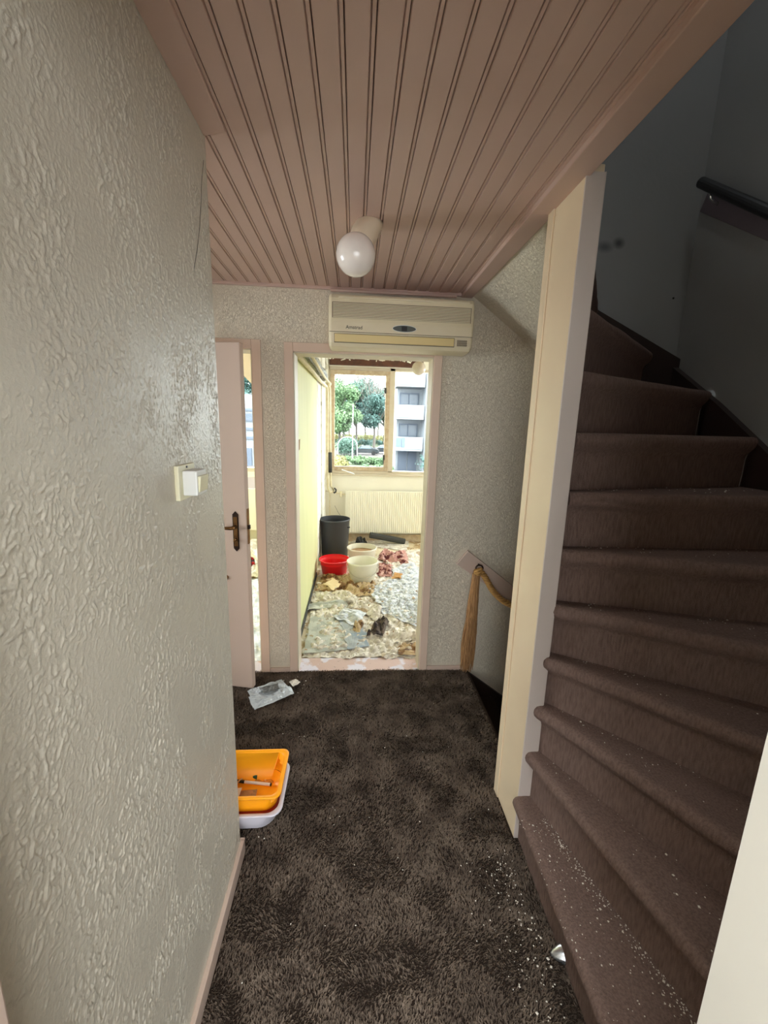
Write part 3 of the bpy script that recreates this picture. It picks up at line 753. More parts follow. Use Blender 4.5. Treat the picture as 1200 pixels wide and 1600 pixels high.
crumbs([p for p in sp], lambda x,y: .011, 'plaster_crumbs', 'white plaster crumbs scattered over the brown shag carpet', 5)
sp = []
for i in range(420):
    y = g.uniform(.42,1.2); t = (1.3-y)/math.tan(math.radians(76.5)); xr = .69+t*1.0
    x = xr-.008-abs(g.gauss(0,.022))
    if x > .60: sp.append((x,y))
for i in range(160): 
    y = g.uniform(.42,1.2); sp.append((g.uniform(.60,.66+(1.3-y)*.2), y))
crumbs(sp, lambda x,y: RISE+.001, 'plaster_crumbs', 'white plaster crumbs gathered along the back of the bottom stair', 6, .0008, .0032)
sp = []; zz = {}
for k in (2,3,4,5,6,7):
    for i in range(45):
        a_ = A(k)+math.radians(15)*(g.random()**.4 if g.random() < .6 else g.random()); r_ = g.uniform(.12,.85)
        p = (PV.x+math.cos(a_)*r_, PV.y+math.sin(a_)*r_)
        if p[0] < SX-.05 and p[1] > .42: sp.append(p); zz[p] = RISE*k+.001
crumbs(sp, lambda x,y: zz[(x,y)], 'plaster_crumbs', 'white plaster crumbs sprinkled over the higher carpeted stairs', 8, .001, .0032)

# ------------------------------------------------------------------ plastic bag and paper scrap on the carpet
def sheet(name, corners, m, amp=.01, n=14, seed=0, z=.0, thick=.0015, freq=9, origin=None, edge=0.0, build=True):
    """crumpled sheet over a four-cornered patch of floor"""
    c = [Vector(p) for p in corners]; vs = []; fs = []
    for i in range(n+1):
        for j in range(n+1):
            u, v = i/n, j/n
            p = c[0].lerp(c[1],u).lerp(c[3].lerp(c[2],u),v)
            if i in (0,n) or j in (0,n):
                p = p + Vector((mnoise.noise(Vector((p.x*14,p.y*14,seed))),mnoise.noise(Vector((p.x*14,p.y*14,seed+9))),0))*edge
            q = Vector((p.x*freq,p.y*freq,seed*3.3))
            hgt = abs(mnoise.noise(q))*1.3+.55*abs(mnoise.noise(q*2.3))+.3*abs(mnoise.noise(q*5.1))
            fade = min(1,6*min(u,1-u,v,1-v)+.35)
            vs.append((p.x,p.y,z+.002+amp*hgt*fade))
    for i in range(n):
        for j in range(n):
            a = i*(n+1)+j; fs.append((a,a+n+1,a+n+2,a+1))
    o = MB().add(vs,fs).build(name, m, fixn=True)
    s_ = o.modifiers.new('thickness','SOLIDIFY'); s_.thickness = thick
    return o
bag = empty('plastic_bag', (-.48,2.2,.01), 'crumpled clear plastic bag with grey print lying on the carpet by the left door', 'bag')
cr_ = [onz(386,1080,.01), onz(440,1063,.01), onz(458,1084,.01), onz(396,1108,.01)]
o = sheet('bag_film', cr_, M_bag, amp=.022, n=26, seed=4, z=.010, freq=17, edge=.01); o.parent = bag; o.location = -world_loc(bag)
o = sheet('bag_fold', [onz(388,1092,.012), onz(452,1074,.012), onz(460,1086,.012), onz(398,1111,.012)], M_bag, amp=.016, n=20, seed=8, z=.016, freq=23, edge=.008); o.parent = bag; o.location = -world_loc(bag)
o = sheet('bag_print', [onz(406,1079,.02), onz(434,1072,.02), onz(438,1081,.02), onz(412,1089,.02)], M_bagink, amp=.012, n=12, seed=12, z=.034, freq=30, edge=.02); o.parent = bag; o.location = -world_loc(bag)
tag(sheet('paper_scrap', [onz(453,1067,.01), onz(463,1062,.01), onz(469,1068,.01), onz(458,1075,.01)], M_paper_w, amp=.018, n=8, seed=2, z=.012, freq=40, edge=.01), 'small torn cream paper scrap beside the plastic bag', 'paper')

# ------------------------------------------------------------------ basins by the wall corner
def rrect(x0,x1,y0,y1,r,z,n=6):
    out = []
    for cx,cy_,a0 in ((x1-r,y0+r,-PI/2),(x1-r,y1-r,0),(x0+r,y1-r,PI/2),(x0+r,y0+r,PI)):
        for i in range(n+1):
            a = a0+PI/2*i/n; out.append((cx+r*math.cos(a),cy_+r*math.sin(a),z))
    return out
def basin(name, x0,x1,y0,y1,z0,z1,inset,r,m,label,rimw=.014):
    e = empty(name,((x0+x1)/2,(y0+y1)/2,z0),label,'basin')
    t = .003; i = inset
    R_ = [rrect(x0+i,x1-i,y0+i,y1-i,r+.02,z0),
          rrect(x0+i*.75,x1-i*.75,y0+i*.75,y1-i*.75,r+.02,z0+.012),
          rrect(x0+rimw+.002,x1-rimw-.002,y0+rimw+.002,y1-rimw-.002,r+.008,z1-.006),
          rrect(x0,x1,y0,y1,r,z1-.006), rrect(x0,x1,y0,y1,r,z1-.001), rrect(x0+.002,x1-.002,y0+.002,y1-.002,r,z1),
          rrect(x0+rimw,x1-rimw,y0+rimw,y1-rimw,r,z1), rrect(x0+rimw+.003,x1-rimw-.003,y0+rimw+.003,y1-rimw-.003,r,z1-.004),
          rrect(x0+i*.75+t,x1-i*.75-t,y0+i*.75+t,y1-i*.75-t,r+.015,z0+.014),
          rrect(x0+i+.01,x1-i-.01,y0+i+.01,y1-i-.01,r+.01,z0+t)]
    MB().loft(R_[:3]+R_[7:], cap0=True, cap1=True).build('basin_body', m, e, smooth=True, bevel=0)
    MB().loft(R_[2:8]).build('rim', m, e, smooth=True)
    return e
bw = basin('washing_up_basin', -.68,-.262,1.335,1.605,.004,.105,.045,.045,M_lilac,'pale lilac plastic basin on the floor at the wall corner, under the orange one')
bo = basin('washing_up_basin', -.66,-.266,1.352,1.602,.028,.168,.040,.030,M_orange,'orange plastic basin stacked in the pale basin at the wall corner')
o = MB().loft([rrect(-.655,-.284,1.358,1.586,.055,.082),rrect(-.655,-.283,1.357,1.587,.055,.088),rrect(-.64,-.289,1.376,1.575,.05,.088)]).build('infill', M_red_infill, bw); o['label']='dark red liner between the basins'  # dark red ring filling the gap between the two basins
bz = .034
def stick(name, p, q, r, parts, label, cat):
    e = empty(name,p,label,cat); p = Vector(p); q = Vector(q)
    for pn,a,b,m in parts: MB().tube([p.lerp(q,a),p.lerp(q,b)],r,10).build(pn,m,e)
    return e
P1 = onz(366,1220,.045); P2 = onz(424,1226,.045)
stick('marker_pen', P1, P2, .0062, [('cap',0,.28,M_black),('barrel',.28,.97,M_white),('end_plug',.97,1,M_black)], 'white marker pen with a black cap lying in the orange basin','pen')
P1 = onz(352,1192,.055); P2 = onz(402,1214,.055)
stick('glue_tube', P1, P2, .010, [('tube_body',0,.6,mat('blue_print',(60,70,110),.4)),('label_band',.6,.75,M_white),('cap',.75,1,mat('dark_green_cap',(30,70,40),.4))], 'dark printed tube with a green cap in the orange basin near the wall','tube')
P1 = onz(352,1238,.045); P2 = onz(384,1212,.05)
stick('wooden_stick', P1, P2, .004, [('shaft',0,1,mat('pale_wood',(206,180,140),.6))], 'thin pale stick leaning across the orange basin','stick')
tag(sheet('clear_sleeve',[onz(372,1233,.05),onz(402,1230,.05),onz(398,1248,.05),onz(372,1248,.05)],mat('tan_film',(190,150,110),.3,alpha=.7),amp=.006,n=10,seed=5,z=.036,freq=20),'clear tan plastic sleeve at the front of the orange basin','sleeve')
tag(sheet('clear_wrapper',[onz(398,1212,.05),onz(424,1211,.05),onz(428,1220,.05),onz(398,1220,.05)],mat('amber_film',(214,150,60),.2,alpha=.6),amp=.010,n=10,seed=6,z=.036,freq=25),'amber transparent wrapper behind the marker pen in the orange basin','wrapper')
tag(sheet('white_card',[onz(352,1232,.06),onz(378,1229,.06),onz(372,1246,.06),onz(352,1250,.06)],M_white,amp=.004,n=6,seed=7,z=.052,freq=10),'white paper card beside the wall in the orange basin','card')

# ------------------------------------------------------------------ rooms beyond the wall
FR = 3.3
fl = MB().box(-3.3,FR,BY+BT,FY,-.2,0).build('floor', M_floor_far); struct(fl)
struct(MB().box(-3.3,FR+.1,BY+BT,FY+.12,2.45,2.6).build('ceiling', mat('old_ceiling',(214,204,184),.8,vary=.4,vscale=3)))
for X0, X1, nm in ((FR,FR+.12,'wall_right'),(-3.42,-3.3,'wall_left')):
    ya, yb, za, zb = 3.8, 5.1, .90, 2.10  # unseen side windows, added to brighten both far rooms
    m5 = MB(); m5.box(X0,X1,BY+BT,ya,-.2,2.6); m5.box(X0,X1,yb,FY+.12,-.2,2.6); m5.box(X0,X1,ya,yb,-.2,za); m5.box(X0,X1,ya,yb,zb,2.6); struct(m5.build(nm, M_farwall))
    f5 = MB(); f5.box(X0+.03,X1-.03,ya,ya+.05,za,zb); f5.box(X0+.03,X1-.03,yb-.05,yb,za,zb); f5.box(X0+.03,X1-.03,ya,yb,za,za+.05); f5.box(X0+.03,X1-.03,ya,yb,zb-.05,zb)
    f5 = f5.build('added_window_5' if X0 > 0 else 'added_window_6', M_frame); struct(f5)
    MB().box(X0+.055,X0+.061,ya+.05,yb-.05,za+.05,zb-.05).build('pane', M_glass, f5)
struct(MB().box(FR,FR+.12,BY,BY+BT,-.2,2.6).build('wall_right', M_farwall))
struct(MB().box(SX,FR+.1,BY,BY+BT,-.2,2.6).build('wall_back', M_farwall))
struct(MB().box(-3.4,-1.7,BY,BY+BT,-.2,2.6).build('wall_back', M_farwall))
# partition between the two rooms
part = MB().box(-.50,-.40,BY+BT,5.0,0,2.45).build('wall_partition', M_raw); struct(part)
struct(MB().box(-.505,-.385,5.0,FY,0,2.45).build('wall_partition', M_raw))
pb = MB()
n_ = 40; zl = [i*2.06/n_ for i in range(n_+1)]
for y0_, y1_ in ((BY+BT+.015, 4.42),):
    vs = []; 
    for z in zl:
        vs.append((-.392,y0_,z+.02)); 
    ed = [(-.392, y1_+.03*mnoise.noise(Vector((z*9,1,0))), z+.02) for z in zl]
    pb.loft([vs, ed, [(a-.008,b,c) for a,b,c in ed]], closed=False)
o = pb.build('wall_board', M_yel, part, fixn=True)
MB().box(-.508,-.50,BY+BT,FY,0,2.2).build('wall_board', M_yel, part)
MB().box(-.394,-.386,BY+BT+.02,BY+BT+.30,.95,1.60).build('bare_patch', M_farwall, part)
MB().prism([(-.391,2.93,1.45),(-.391,3.03,1.46),(-.391,3.01,1.39),(-.391,2.93,1.38)],(.002,0,0)).build('socket_hole', M_mud, part)
struct(MB().prism([(-.388,BY+BT+.02,0),(-.388,4.2,0),(-.388,4.2,.045),(-.388,BY+BT+.02,.045)],(.008,0,0)).build('baseboard_partition', M_foam))

# window wall with both windows
wz0, wz1 = .955, 2.30
ww = MB(); ww.box(-3.4,FR+.1,FY,FY+.12,-.2,wz0); ww.box(-3.4,FR+.1,FY,FY+.12,wz1,2.6); ww.box(-.70,-.345,FY,FY+.12,wz0,wz1); ww.box(-3.4,-2.5,FY,FY+.12,wz0,wz1); ww.box(3.2,FR+.1,FY,FY+.12,wz0,wz1)
struct(ww.build('wall_far', M_farwall))
def frame_box(mb, x0,x1,z0,z1,w,y0,y1):
    mb.box(x0,x0+w,y0,y1,z0,z1); mb.box(x1-w,x1,y0,y1,z0,z1); mb.box(x0+w,x1-w,y0,y1,z1-w,z1); mb.box(x0+w,x1-w,y0,y1,z0,z0+w)
win = bpy.data.objects.new('window_1', None); win.location = (-.345,FY,wz0); C.objects.link(win); struct(win)
mb = MB(); mb.box(-.345,3.2,FY-.005,FY+.09,wz0-.02,wz0+.02); mb.box(-.345,3.2,FY-.005,FY+.09,wz1-.035,wz1)
for x0_,x1_ in ((-.345,-.325),(.443,.509),(1.50,1.55),(2.30,2.35),(3.15,3.2)): mb.box(x0_,x1_,FY-.005,FY+.09,wz0,wz1)
mb.build('window_frame', M_frame, win, bevel=.004)
mb = MB(); frame_box(mb,-.325,.443,wz0+.02,wz1-.04,.056,FY-.018,FY+.03); sash = mb.build('sash', M_frame_raw, win, bevel=.004)
for x0_,x1_ in ((-.27,.388),): MB().box(x0_,x1_,FY+.004,FY+.010,wz0+.07,wz1-.09).build('pane', M_tint, win)
for x0_,x1_ in ((.509,1.50),(1.55,2.30),(2.35,3.2)): MB().box(x0_,x1_,FY+.05,FY+.056,wz0+.02,wz1-.035).build('pane', M_tint if x0_ < 1 else M_glass, win)  # panes out of view are added clear, to light the far room
for z_ in (2.02,1.16):
    MB().box(.372,.398,FY-.030,FY-.018,z_-.035,z_+.035).box(.376,.386,FY-.05,FY-.03,z_-.09 if z_ < 1.5 else z_-.02,z_).build('window_catch', M_foam, win, bevel=.003)
MB().box(-.36,2.4,FY-.035,FY,wz0-.045,wz0-.02).build('window_sill', M_frame, win, bevel=.004)
win2 = bpy.data.objects.new('window_2', None); win2.location = (-3.3,FY,wz0); C.objects.link(win2); struct(win2)
mb = MB(); mb.box(-2.5,-.70,FY-.005,FY+.09,wz0-.02,wz0+.03); mb.box(-2.5,-.70,FY-.005,FY+.09,wz1-.035,wz1)
for x0_,x1_ in ((-2.5,-2.44),(-.74,-.70)): mb.box(x0_,x1_,FY-.005,FY+.09,wz0,wz1)
mb.build('window_frame', M_frame, win2, bevel=.004)
for x0_,x1_ in ((-2.44,-.74),): MB().box(x0_,x1_,FY+.05,FY+.056,wz0+.03,wz1-.035).build('pane', M_tint, win2)
# fallen ceiling board slanting across the top of the left window
_a = ony(372,552,5.45); _b = ony(412,552,5.45); _a.z = _b.z = 2.449
fb = MB().prism([_a,_b,ony(412,620,5.45),ony(377,583,5.45)],(0,.015,0))
tag(fb.build('hanging_board', mat('pale_hardboard',(214,196,172),.7)), 'pale board slanting across the window top behind the left door', 'board')
# stained beam above window 1
bm_ = MB(); bm_.box(-.335,.86,FY-.06,FY,2.315,2.40); tag(bm_.build('timber_beam', M_brownbeam, bevel=.004),'dark brown bare timber beam above the far window','beam')
fk = MB()
for i in range(26):
    x_ = random.uniform(-.33,.8); fk.obox((x_,FY-.06,2.395+random.uniform(-.02,.02)),(random.uniform(.01,.06),.006,random.uniform(.006,.02)),Matrix.Rotation(random.uniform(-.4,.4),3,'Y'))
o = fk.build('plaster_remnants', M_raw); tag(o,'ragged white plaster remnants along the brown beam','plaster',kind='stuff')
tag(MB().tube([ony(534,734,FY-.05),ony(554,741,FY-.10)],.008,8).build('white_stick', M_white),'short white stick lying on the far windowsill','stick')

# radiator
rd = empty('radiator', (.42,FY-.06,.14), 'wide cream ribbed panel radiator under the far window', 'radiator')
rx0, rx1, rz0, rz1 = -.118, 1.75, .135, .712
prof = []
nr = 62; w_ = (rx1-rx0-.12)/nr
pts = [(rx0,FY-.085),(rx0+.03,FY-.092)]
xx = rx0+.06
for i in range(nr):
    pts += [(xx,FY-.092),(xx+w_*.25,FY-.101),(xx+w_*.65,FY-.101),(xx+w_*.9,FY-.092)]; xx += w_
pts += [(rx1-.03,FY-.092),(rx1,FY-.085)]
MB().loft([[(x,y,rz0+.01) for x,y in pts],[(x,y,rz1-.01) for x,y in pts]],closed=False).build('ribbed_panel', M_rad, rd)
MB().box(rx0,rx1,FY-.09,FY-.04,rz1-.014,rz1).build('top_grille', M_rad, rd, bevel=.004)
MB().box(rx0,rx1,FY-.09,FY-.04,rz0,rz0+.014).build('bottom_edge', M_rad, rd, bevel=.004)
MB().tube([(rx0,FY-.07,rz1-.05),(rx0-.06,FY-.07,rz1-.05)],.010,10).tube([(rx0-.06,FY-.07,rz1-.09),(rx0-.06,FY-.07,rz1-.01)],.016,10).build('valve', M_pipe, rd, smooth=False)
struct(MB().box(-.385,FR,FY-.02,FY,0,.10).build('baseboard_far', M_frame_raw))
tag(MB().tube([(-.385,FY-.04,.70),(-.178,FY-.07,.668)],.008,8).build('radiator_pipe', M_pipe),'thin horizontal cream pipe left of the radiator','pipe')
tag(MB().tube([(-.33,FY-.03,.02),(-.33,FY-.03,.68)],.006,8).build('wall_pipe', M_pipe),'thin upright pipe in the far left corner of the room','pipe')
tag(MB().tube([ony(523,790,FY-.03),ony(528,800,FY-.04),ony(532,806,FY-.05)],.002,5).build('loose_wire', M_ink),'thin loose wire left of the radiator','wire')

# ducts and pipes up the left of the far room
pp = empty('service_pipes', (-.37,4.2,2.0), 'pair of old cream pipes running along the top of the yellow wall', 'pipe')
a_ = Vector((-.365,BY+BT+.05,1.985)); b_ = onx(509,604,-.372); b_.y = 5.1; b_.z = 2.02
MB().tube([a_, (-.365,4.6,2.01),(-.362,5.40,2.03),(-.355,5.45,1.98),(-.352,5.45,1.3),(-.345,5.45,.76),(-.32,5.45,.70),(-.27,5.5,.70)],.017,10).build('lower_pipe', M_pipe, pp, smooth=True)
MB().tube([(-.33,BY+BT+.10,2.06),(-.335,4.7,2.07),(-.33,5.38,2.08),(-.32,5.42,2.0),(-.315,5.47,1.2),(-.31,5.47,.78),(-.27,5.5,.72)],.013,10).build('upper_pipe', M_pipe, pp, smooth=True)
MB().tube([(-.318,5.445,1.22),(-.316,5.445,.96)],.024,10).build('foam_sleeve', M_foam, pp, smooth=True)
MB().tube([(-.27,5.47,.685),(-.245,5.47,.70),(-.24,5.47,.73),(-.265,5.47,.755)],.010,8).build('pipe_elbow', M_foam, pp, smooth=True)
el = MB().lathe([(max(.035*math.sin(t),.0001), .035*math.cos(t)) for t in [PI*j/10 for j in range(11)]],14,c=(-.335,5.38,2.06)); el.build('joint', M_pipe, pp, smooth=True, weld=True)
fd = empty('crinkled_duct', (-.36,4.0,2.1), 'crinkled silvery flexible duct lying along the top of the yellow wall', 'duct')
pts = []; rr = []
for i in range(90):
    t = i/89; y_ = BY+BT+.12+t*2.35; pts.append(Vector((-.365+.02*mnoise.noise(Vector((y_*3,0,0))),y_,2.10+.03*mnoise.noise(Vector((y_*2,5,0)))))); rr.append(.040+.008*math.sin(i*2.1)+.01*mnoise.noise(Vector((y_*9,2,2))))
MB().tube(pts, rr, 12).build('duct_hose', M_foil, fd)
tag(MB().tube([(-.43,FY-.14,1.9),(-.43,FY-.14,2.4)],.03,8).build('corner_lagging', M_raw) if False else MB().box(-.385,-.355,5.52,FY-.006,2.05,2.44).build('corner_plaster_lump', M_raw, bevel=.01), 'ragged lump of pale plaster in the upper window corner','plaster')

# ------------------------------------------------------------------ buckets
def bucket(name, c, rt, rb_, h, m, label, fill=None, fillz=.7, handle=None, lip=.008, thick=.004):
    e = empty(name, c, label, 'bucket' if name != 'dustbin' else 'bin')
    x,y,z = c
    prof = [(.0001,0),(rb_,0),(rb_+.004,.004),(rt-lip*.6,h-.022),(rt,h-.018),(rt+lip*.4,h-.004),(rt,h),(rt-thick,h),(rt-thick-.002,h-.02),(rb_-thick,.010),(.0001,.008)]
    MB().lathe(prof,48,c=c).build('bucket_body', m, e, smooth=True, weld=True).modifiers.new('s','EDGE_SPLIT').split_angle = math.radians(60)
    if fill:
        rf = rb_+(rt-rb_)*fillz-thick; MB().lathe([(.0001,h*fillz+.004),(rf,h*fillz)],40,c=c).build('contents', fill, e, smooth=True)
    if handle:
        pts = []
        for i in range(17):
            q = PI*i/16; pts.append(Vector((x+math.cos(q)*(rt+.004), y-math.sin(q)*(rt+.006)*.95, z+h-.03-math.sin(q)*h*handle)))
        MB().tube(pts,.0028,6).build('bail_handle', M_steel if m is not M_bw else mat('pale_wire',(180,176,160),.5), e, smooth=True)
    return e
bucket('dustbin', (-.225,4.88,0), .178,.150,.475, M_binb, 'tall dark grey plastic bin against the yellow wall in the far room')
for o in [x for x in bpy.data.objects if x.name == 'dustbin']:
    MB().box(-.075,-.045,4.715,4.73,.40,.412).build('grip', M_black, o)
bucket('red_bucket', (-.200,4.23,0), .158,.118,.185, M_red, 'round red plastic tub standing before the dark grey bin', lip=.014)
bucket('white_bucket', (.093,4.02,0), .157,.115,.235, M_bw, 'off-white bucket nearest the doorway, wire handle hanging down its front', handle=.45)
bucket('white_bucket', (.095,4.60,0), .168,.130,.205, M_bw, 'off-white bucket with brown residue inside, behind the nearer white one', fill=M_mud, fillz=.72)

# ------------------------------------------------------------------ litter of sheets and rags over the far floor
def F(px,py,z=0): return onz(px,py,z)
def put(name, px, m, label, cat, group=None, amp=.03, n=16, seed=0, z=.0, freq=8, edge=.03):
    o = sheet(name,[F(*p) for p in px],m,amp=amp,n=n,seed=seed,z=z,freq=freq,edge=edge); tag(o,label,cat,group); return o
put('crumpled_sheet', [(472,1028),(655,1030),(652,935),(492,925)], M_paper_w, 'wide crumpled dirty white sheet covering the floor just inside the doorway','sheet',amp=.04,n=70,seed=1,freq=16)
put('crumpled_sheet', [(492,935),(657,945),(658,870),(500,890)], M_paper_w, 'crumpled pale sheet around the feet of the buckets','sheet',amp=.04,n=60,seed=2,freq=16)
put('newspaper_spread', [(474,1025),(546,1019),(540,962),(487,966)], M_paper_g, 'flat grey printed sheet at the near left corner of the far floor','paper',amp=.008,n=18,seed=3,z=.018,freq=4,edge=.015)
put('blue_foil_sheet', [(545,1019),(578,1016),(566,975),(532,975)], speckled('grey_blue_print',(164,170,174),[((142,156,170),6,.5),((192,192,188),20,.6)]), 'grey-blue patch of printed sheet beside the flat grey one','paper',amp=.012,n=14,seed=4,z=.024,freq=6)
put('folded_newspaper', [(480,958),(542,952),(546,944),(484,946)], M_paper_g, 'long grey folded sheet rolled across the left of the floor','paper',amp=.03,n=16,seed=5,z=.02,freq=5)
put('plastic_sheet', [(572,927),(602,960),(668,930),(655,890)], M_paper_b, 'pale blue-white plastic sheet spread to the right of the white bucket','sheet',amp=.03,n=40,seed=6,z=.03,freq=15)
put('plastic_sheet', [(590,960),(652,985),(664,950),(640,925)], M_paper_b, 'bluish crinkled plastic sheet along the right door jamb','sheet',amp=.035,n=40,seed=7,z=.025,freq=17)
put('plastic_sheet', [(610,897),(632,912),(668,902),(640,880)], M_paper_b, 'small bluish plastic sheet between the rags at the right','sheet',amp=.03,n=18,seed=8,z=.03,freq=11)
put('brown_paper', [(492,925),(560,935),(556,905),(505,900)], M_paper_k, 'brown stained paper heaped before the red tub','paper',amp=.07,n=30,seed=9,z=.012,freq=10)
put('brown_paper', [(535,935),(590,935),(585,912),(545,905)], M_paper_k, 'brown stained paper crushed in front of the white bucket','paper',amp=.05,n=26,seed=10,z=.02,freq=11)
put('cream_card', [(505,922),(520,932),(535,922),(520,912)], mat('cream_card',(226,204,160),.8), 'cream card leaning on the brown paper heap','card',amp=.02,n=6,seed=11,z=.06,freq=3)
put('pink_rag', [(588,880),(640,886),(636,868),(598,864)], M_cloth_r, 'crumpled pink and brown rag behind the white bucket','rag',amp=.10,n=30,seed=12,z=.01,freq=9)
put('pink_rag', [(590,905),(613,905),(612,887),(592,885)], M_cloth_r, 'pink-red rag right beside the white bucket','rag',amp=.07,n=26,seed=13,z=.02,freq=14)
put('dark_rag', [(572,1000),(598,1000),(608,978),(592,974)], M_cloth_b, 'dark brown crumpled rag lying alone on the near floor','rag',amp=.07,n=26,seed=14,z=.02,freq=14)
put('brown_scrap', [(552,990),(562,992),(568,980),(553,980)], M_paper_k, 'small curled brown scrap left of the dark rag','paper',amp=.05,n=12,seed=15,z=.02,freq=20)
put('torn_paper', [(614,1012),(655,1004),(655,992),(622,996)], M_paper_w, 'torn white paper with brown edges near the right jamb','paper',amp=.05,n=20,seed=16,z=.018,freq=10)
put('torn_paper', [(620,1025),(655,1028),(655,1012),(625,1010)], M_paper_k, 'torn brown-edged paper at the near right corner of the far floor','paper',amp=.03,n=18,seed=17,z=.018,freq=12)
put('torn_paper', [(520,970),(560,985),(572,965),(540,955)], M_paper_b, 'pale scrap with blue print in the middle of the floor','paper',amp=.03,n=16,seed=18,z=.028,freq=10)
put('torn_paper', [(560,960),(590,975),(600,955),(575,945)], M_paper_w, 'creased white scrap behind the dark rag','paper',amp=.05,n=18,seed=19,z=.02,freq=11)
put('torn_paper', [(498,945),(555,948),(552,930),(500,930)], M_paper_w, 'rumpled white sheet in front of the brown heap','paper',amp=.05,n=26,seed=20,z=.02,freq=10)
put('crumpled_sheet', [(548,850),(636,862),(640,838),(560,833)], M_paper_w, 'pale sheet on the floor below the radiator','sheet',amp=.018,n=22,seed=21,z=.0,freq=6)
put('crumpled_sheet', [(632,895),(660,900),(660,862),(634,862)], M_paper_w, 'pale crumpled sheet at the right behind the door jamb','sheet',amp=.05,n=20,seed=22,z=.008,freq=8)
put('brown_scrap', [(612,912),(625,913),(627,903),(615,902)], mat('ochre_scrap',(176,130,70),.8), 'small ochre scrap on the bluish plastic','paper',amp=.02,n=8,seed=23,z=.05,freq=12)
# scattered flakes and chips on the room floor and threshold
mb = MB(); g = random.Random(31)
for i in range(260):
    x_ = g.uniform(-.36,.9); y_ = g.uniform(BY+.12,5.3); s_ = g.uniform(.006,.028); a = g.random()*6
    if x_ > .45 and y_ < 2.9: continue
    z_ = .03+g.random()*.03 if y_ > 2.62 else .012
    mb.add([(x_+s_*math.cos(a+q)*g.uniform(.4,1),y_+s_*math.sin(a+q)*g.uniform(.4,1),z_+g.uniform(0,.018)) for q in (0,1.6,3.1,4.7)],[(0,1,2,3)])
tag(mb.build('plaster_flakes', speckled('flakes',(220,208,186),[((168,140,108),4,.5),((110,98,86),9,.60)]), fixn=False),'loose flakes of plaster and paper strewn over the far floor','debris',kind='stuff')
# dark lagging and black scrap below the radiator
tag(MB().tube([ony(578,836,5.35)+Vector((0,0,.0)),F(632,846,.04)],.040,10).build('foam_lagging', M_foam, smooth=False),'long dark grey foam tube lying below the radiator','tube')
_s = ony(565,834,5.30)
tag(sheet('black_scrap',[(_s.x-.085,5.32,.01),(_s.x+.08,5.30,.01),(_s.x+.06,5.46,.01),(_s.x-.07,5.46,.01)],M_black,amp=.10,n=12,seed=3,z=.01,freq=9),'black crumpled scrap left of the grey foam tube','scrap')
# seen through the gap of the left door
lr = empty('radiator', (-1.35,FY-.06,.14), 'pale panel radiator glimpsed through the gap of the left door', 'radiator')
MB().box(-2.6,-.78,FY-.10,FY-.035,.16,.72).build('panel', M_rad, lr, bevel=.006)
MB().box(-2.6,-.78,FY-.034,FY-.004,.70,.86).build('upper_panel', mat('lilac_panel',(206,196,206),.5), lr)
put('crumpled_sheet', [(396,1035),(412,1035),(412,905),(392,905)], M_paper_b, 'white plastic sheet on the floor behind the left door','sheet',amp=.02,n=26,seed=41,freq=8)
put('crumpled_sheet', [(385,905),(412,905),(408,845),(380,845)], M_paper_w, 'white crumpled sheet further back behind the left door','sheet',amp=.12,n=26,seed=42,z=0,freq=4)
tag(sheet('red_black_bag',[F(388,892,.03),F(400,892,.03),F(398,878,.03),F(388,878,.03)],speckled('red_and_black',(170,30,40),[((30,24,30),5,.45)]),amp=.12,n=12,seed=43,z=.02,freq=8),'dark red and black bag glimpsed behind the left door','bag')

# ------------------------------------------------------------------ outdoors
GZ = -2.75
M_grass = speckled('lawn', (74,92,58), [((90,96,72),.4,.5),((58,76,50),2,.55)])
M_paving = speckled('pale_paving', (96,90,88), [((80,76,74),.8,.5),((104,98,96),3,.58)])
gd = MB().poly([(-160,FY+2,GZ),(160,FY+2,GZ),(160,220,GZ),(-160,220,GZ)]).build('ground', M_paving); struct(gd)
gl = MB().poly([(-160,44,GZ+.02),(160,44,GZ+.02),(160,62,GZ+.02),(-160,62,GZ+.02)]).build('lawn', M_grass); struct(gl)
g2 = MB().poly([(-160,80,GZ+.03),(160,80,GZ+.03),(160,220,GZ+.03),(-160,220,GZ+.03)]).build('lawn', M_grass); struct(g2)
# leafy masses: real leaf blades on a branching skeleton
def leaves(n, blobs, size, seed):
    g = np.random.default_rng(seed)
    w = np.array([b[3]**2 for b in blobs]); idx = g.choice(len(blobs), n, p=w/w.sum()); bl = np.array(blobs)[idx]
    d = g.normal(size=(n,3)); d /= np.linalg.norm(d,axis=1)[:,None]
    r = bl[:,3]*g.uniform(.55,1.05,n)
    c = bl[:,:3]+d*r[:,None]*np.array([1,1,.85])
    u = g.normal(size=(n,3)); u /= np.linalg.norm(u,axis=1)[:,None]; v = np.cross(u,d); v /= np.linalg.norm(v,axis=1)[:,None]+1e-6
    s = size*g.uniform(.6,1.3,n)[:,None]
    P = np.stack([c-u*s, c+v*s*.55, c+u*s, c-v*s*.55],1).reshape(-1,3)
    me = bpy.data.meshes.new('foliage'); me.vertices.add(4*n); me.vertices.foreach_set('co',P.reshape(-1))
    me.loops.add(4*n); me.loops.foreach_set('vertex_index',np.arange(4*n,dtype=np.int32)); me.polygons.add(n); me.polygons.foreach_set('loop_start',np.arange(0,4*n,4,dtype=np.int32))
    me.update(calc_edges=True); return me
M_leaf = [mat('leaf_green_%s'%n, c, .7, vary=.7, vscale=.9, dark=d) for n,c,d in (('a',(84,112,98),(52,84,76)),('b',(100,124,86),(74,104,76)),('c',(70,98,92),(46,74,72)),('d',(138,134,84),(110,110,68)))]
M_bark = mat('grey_bark', (98,92,86), .9)
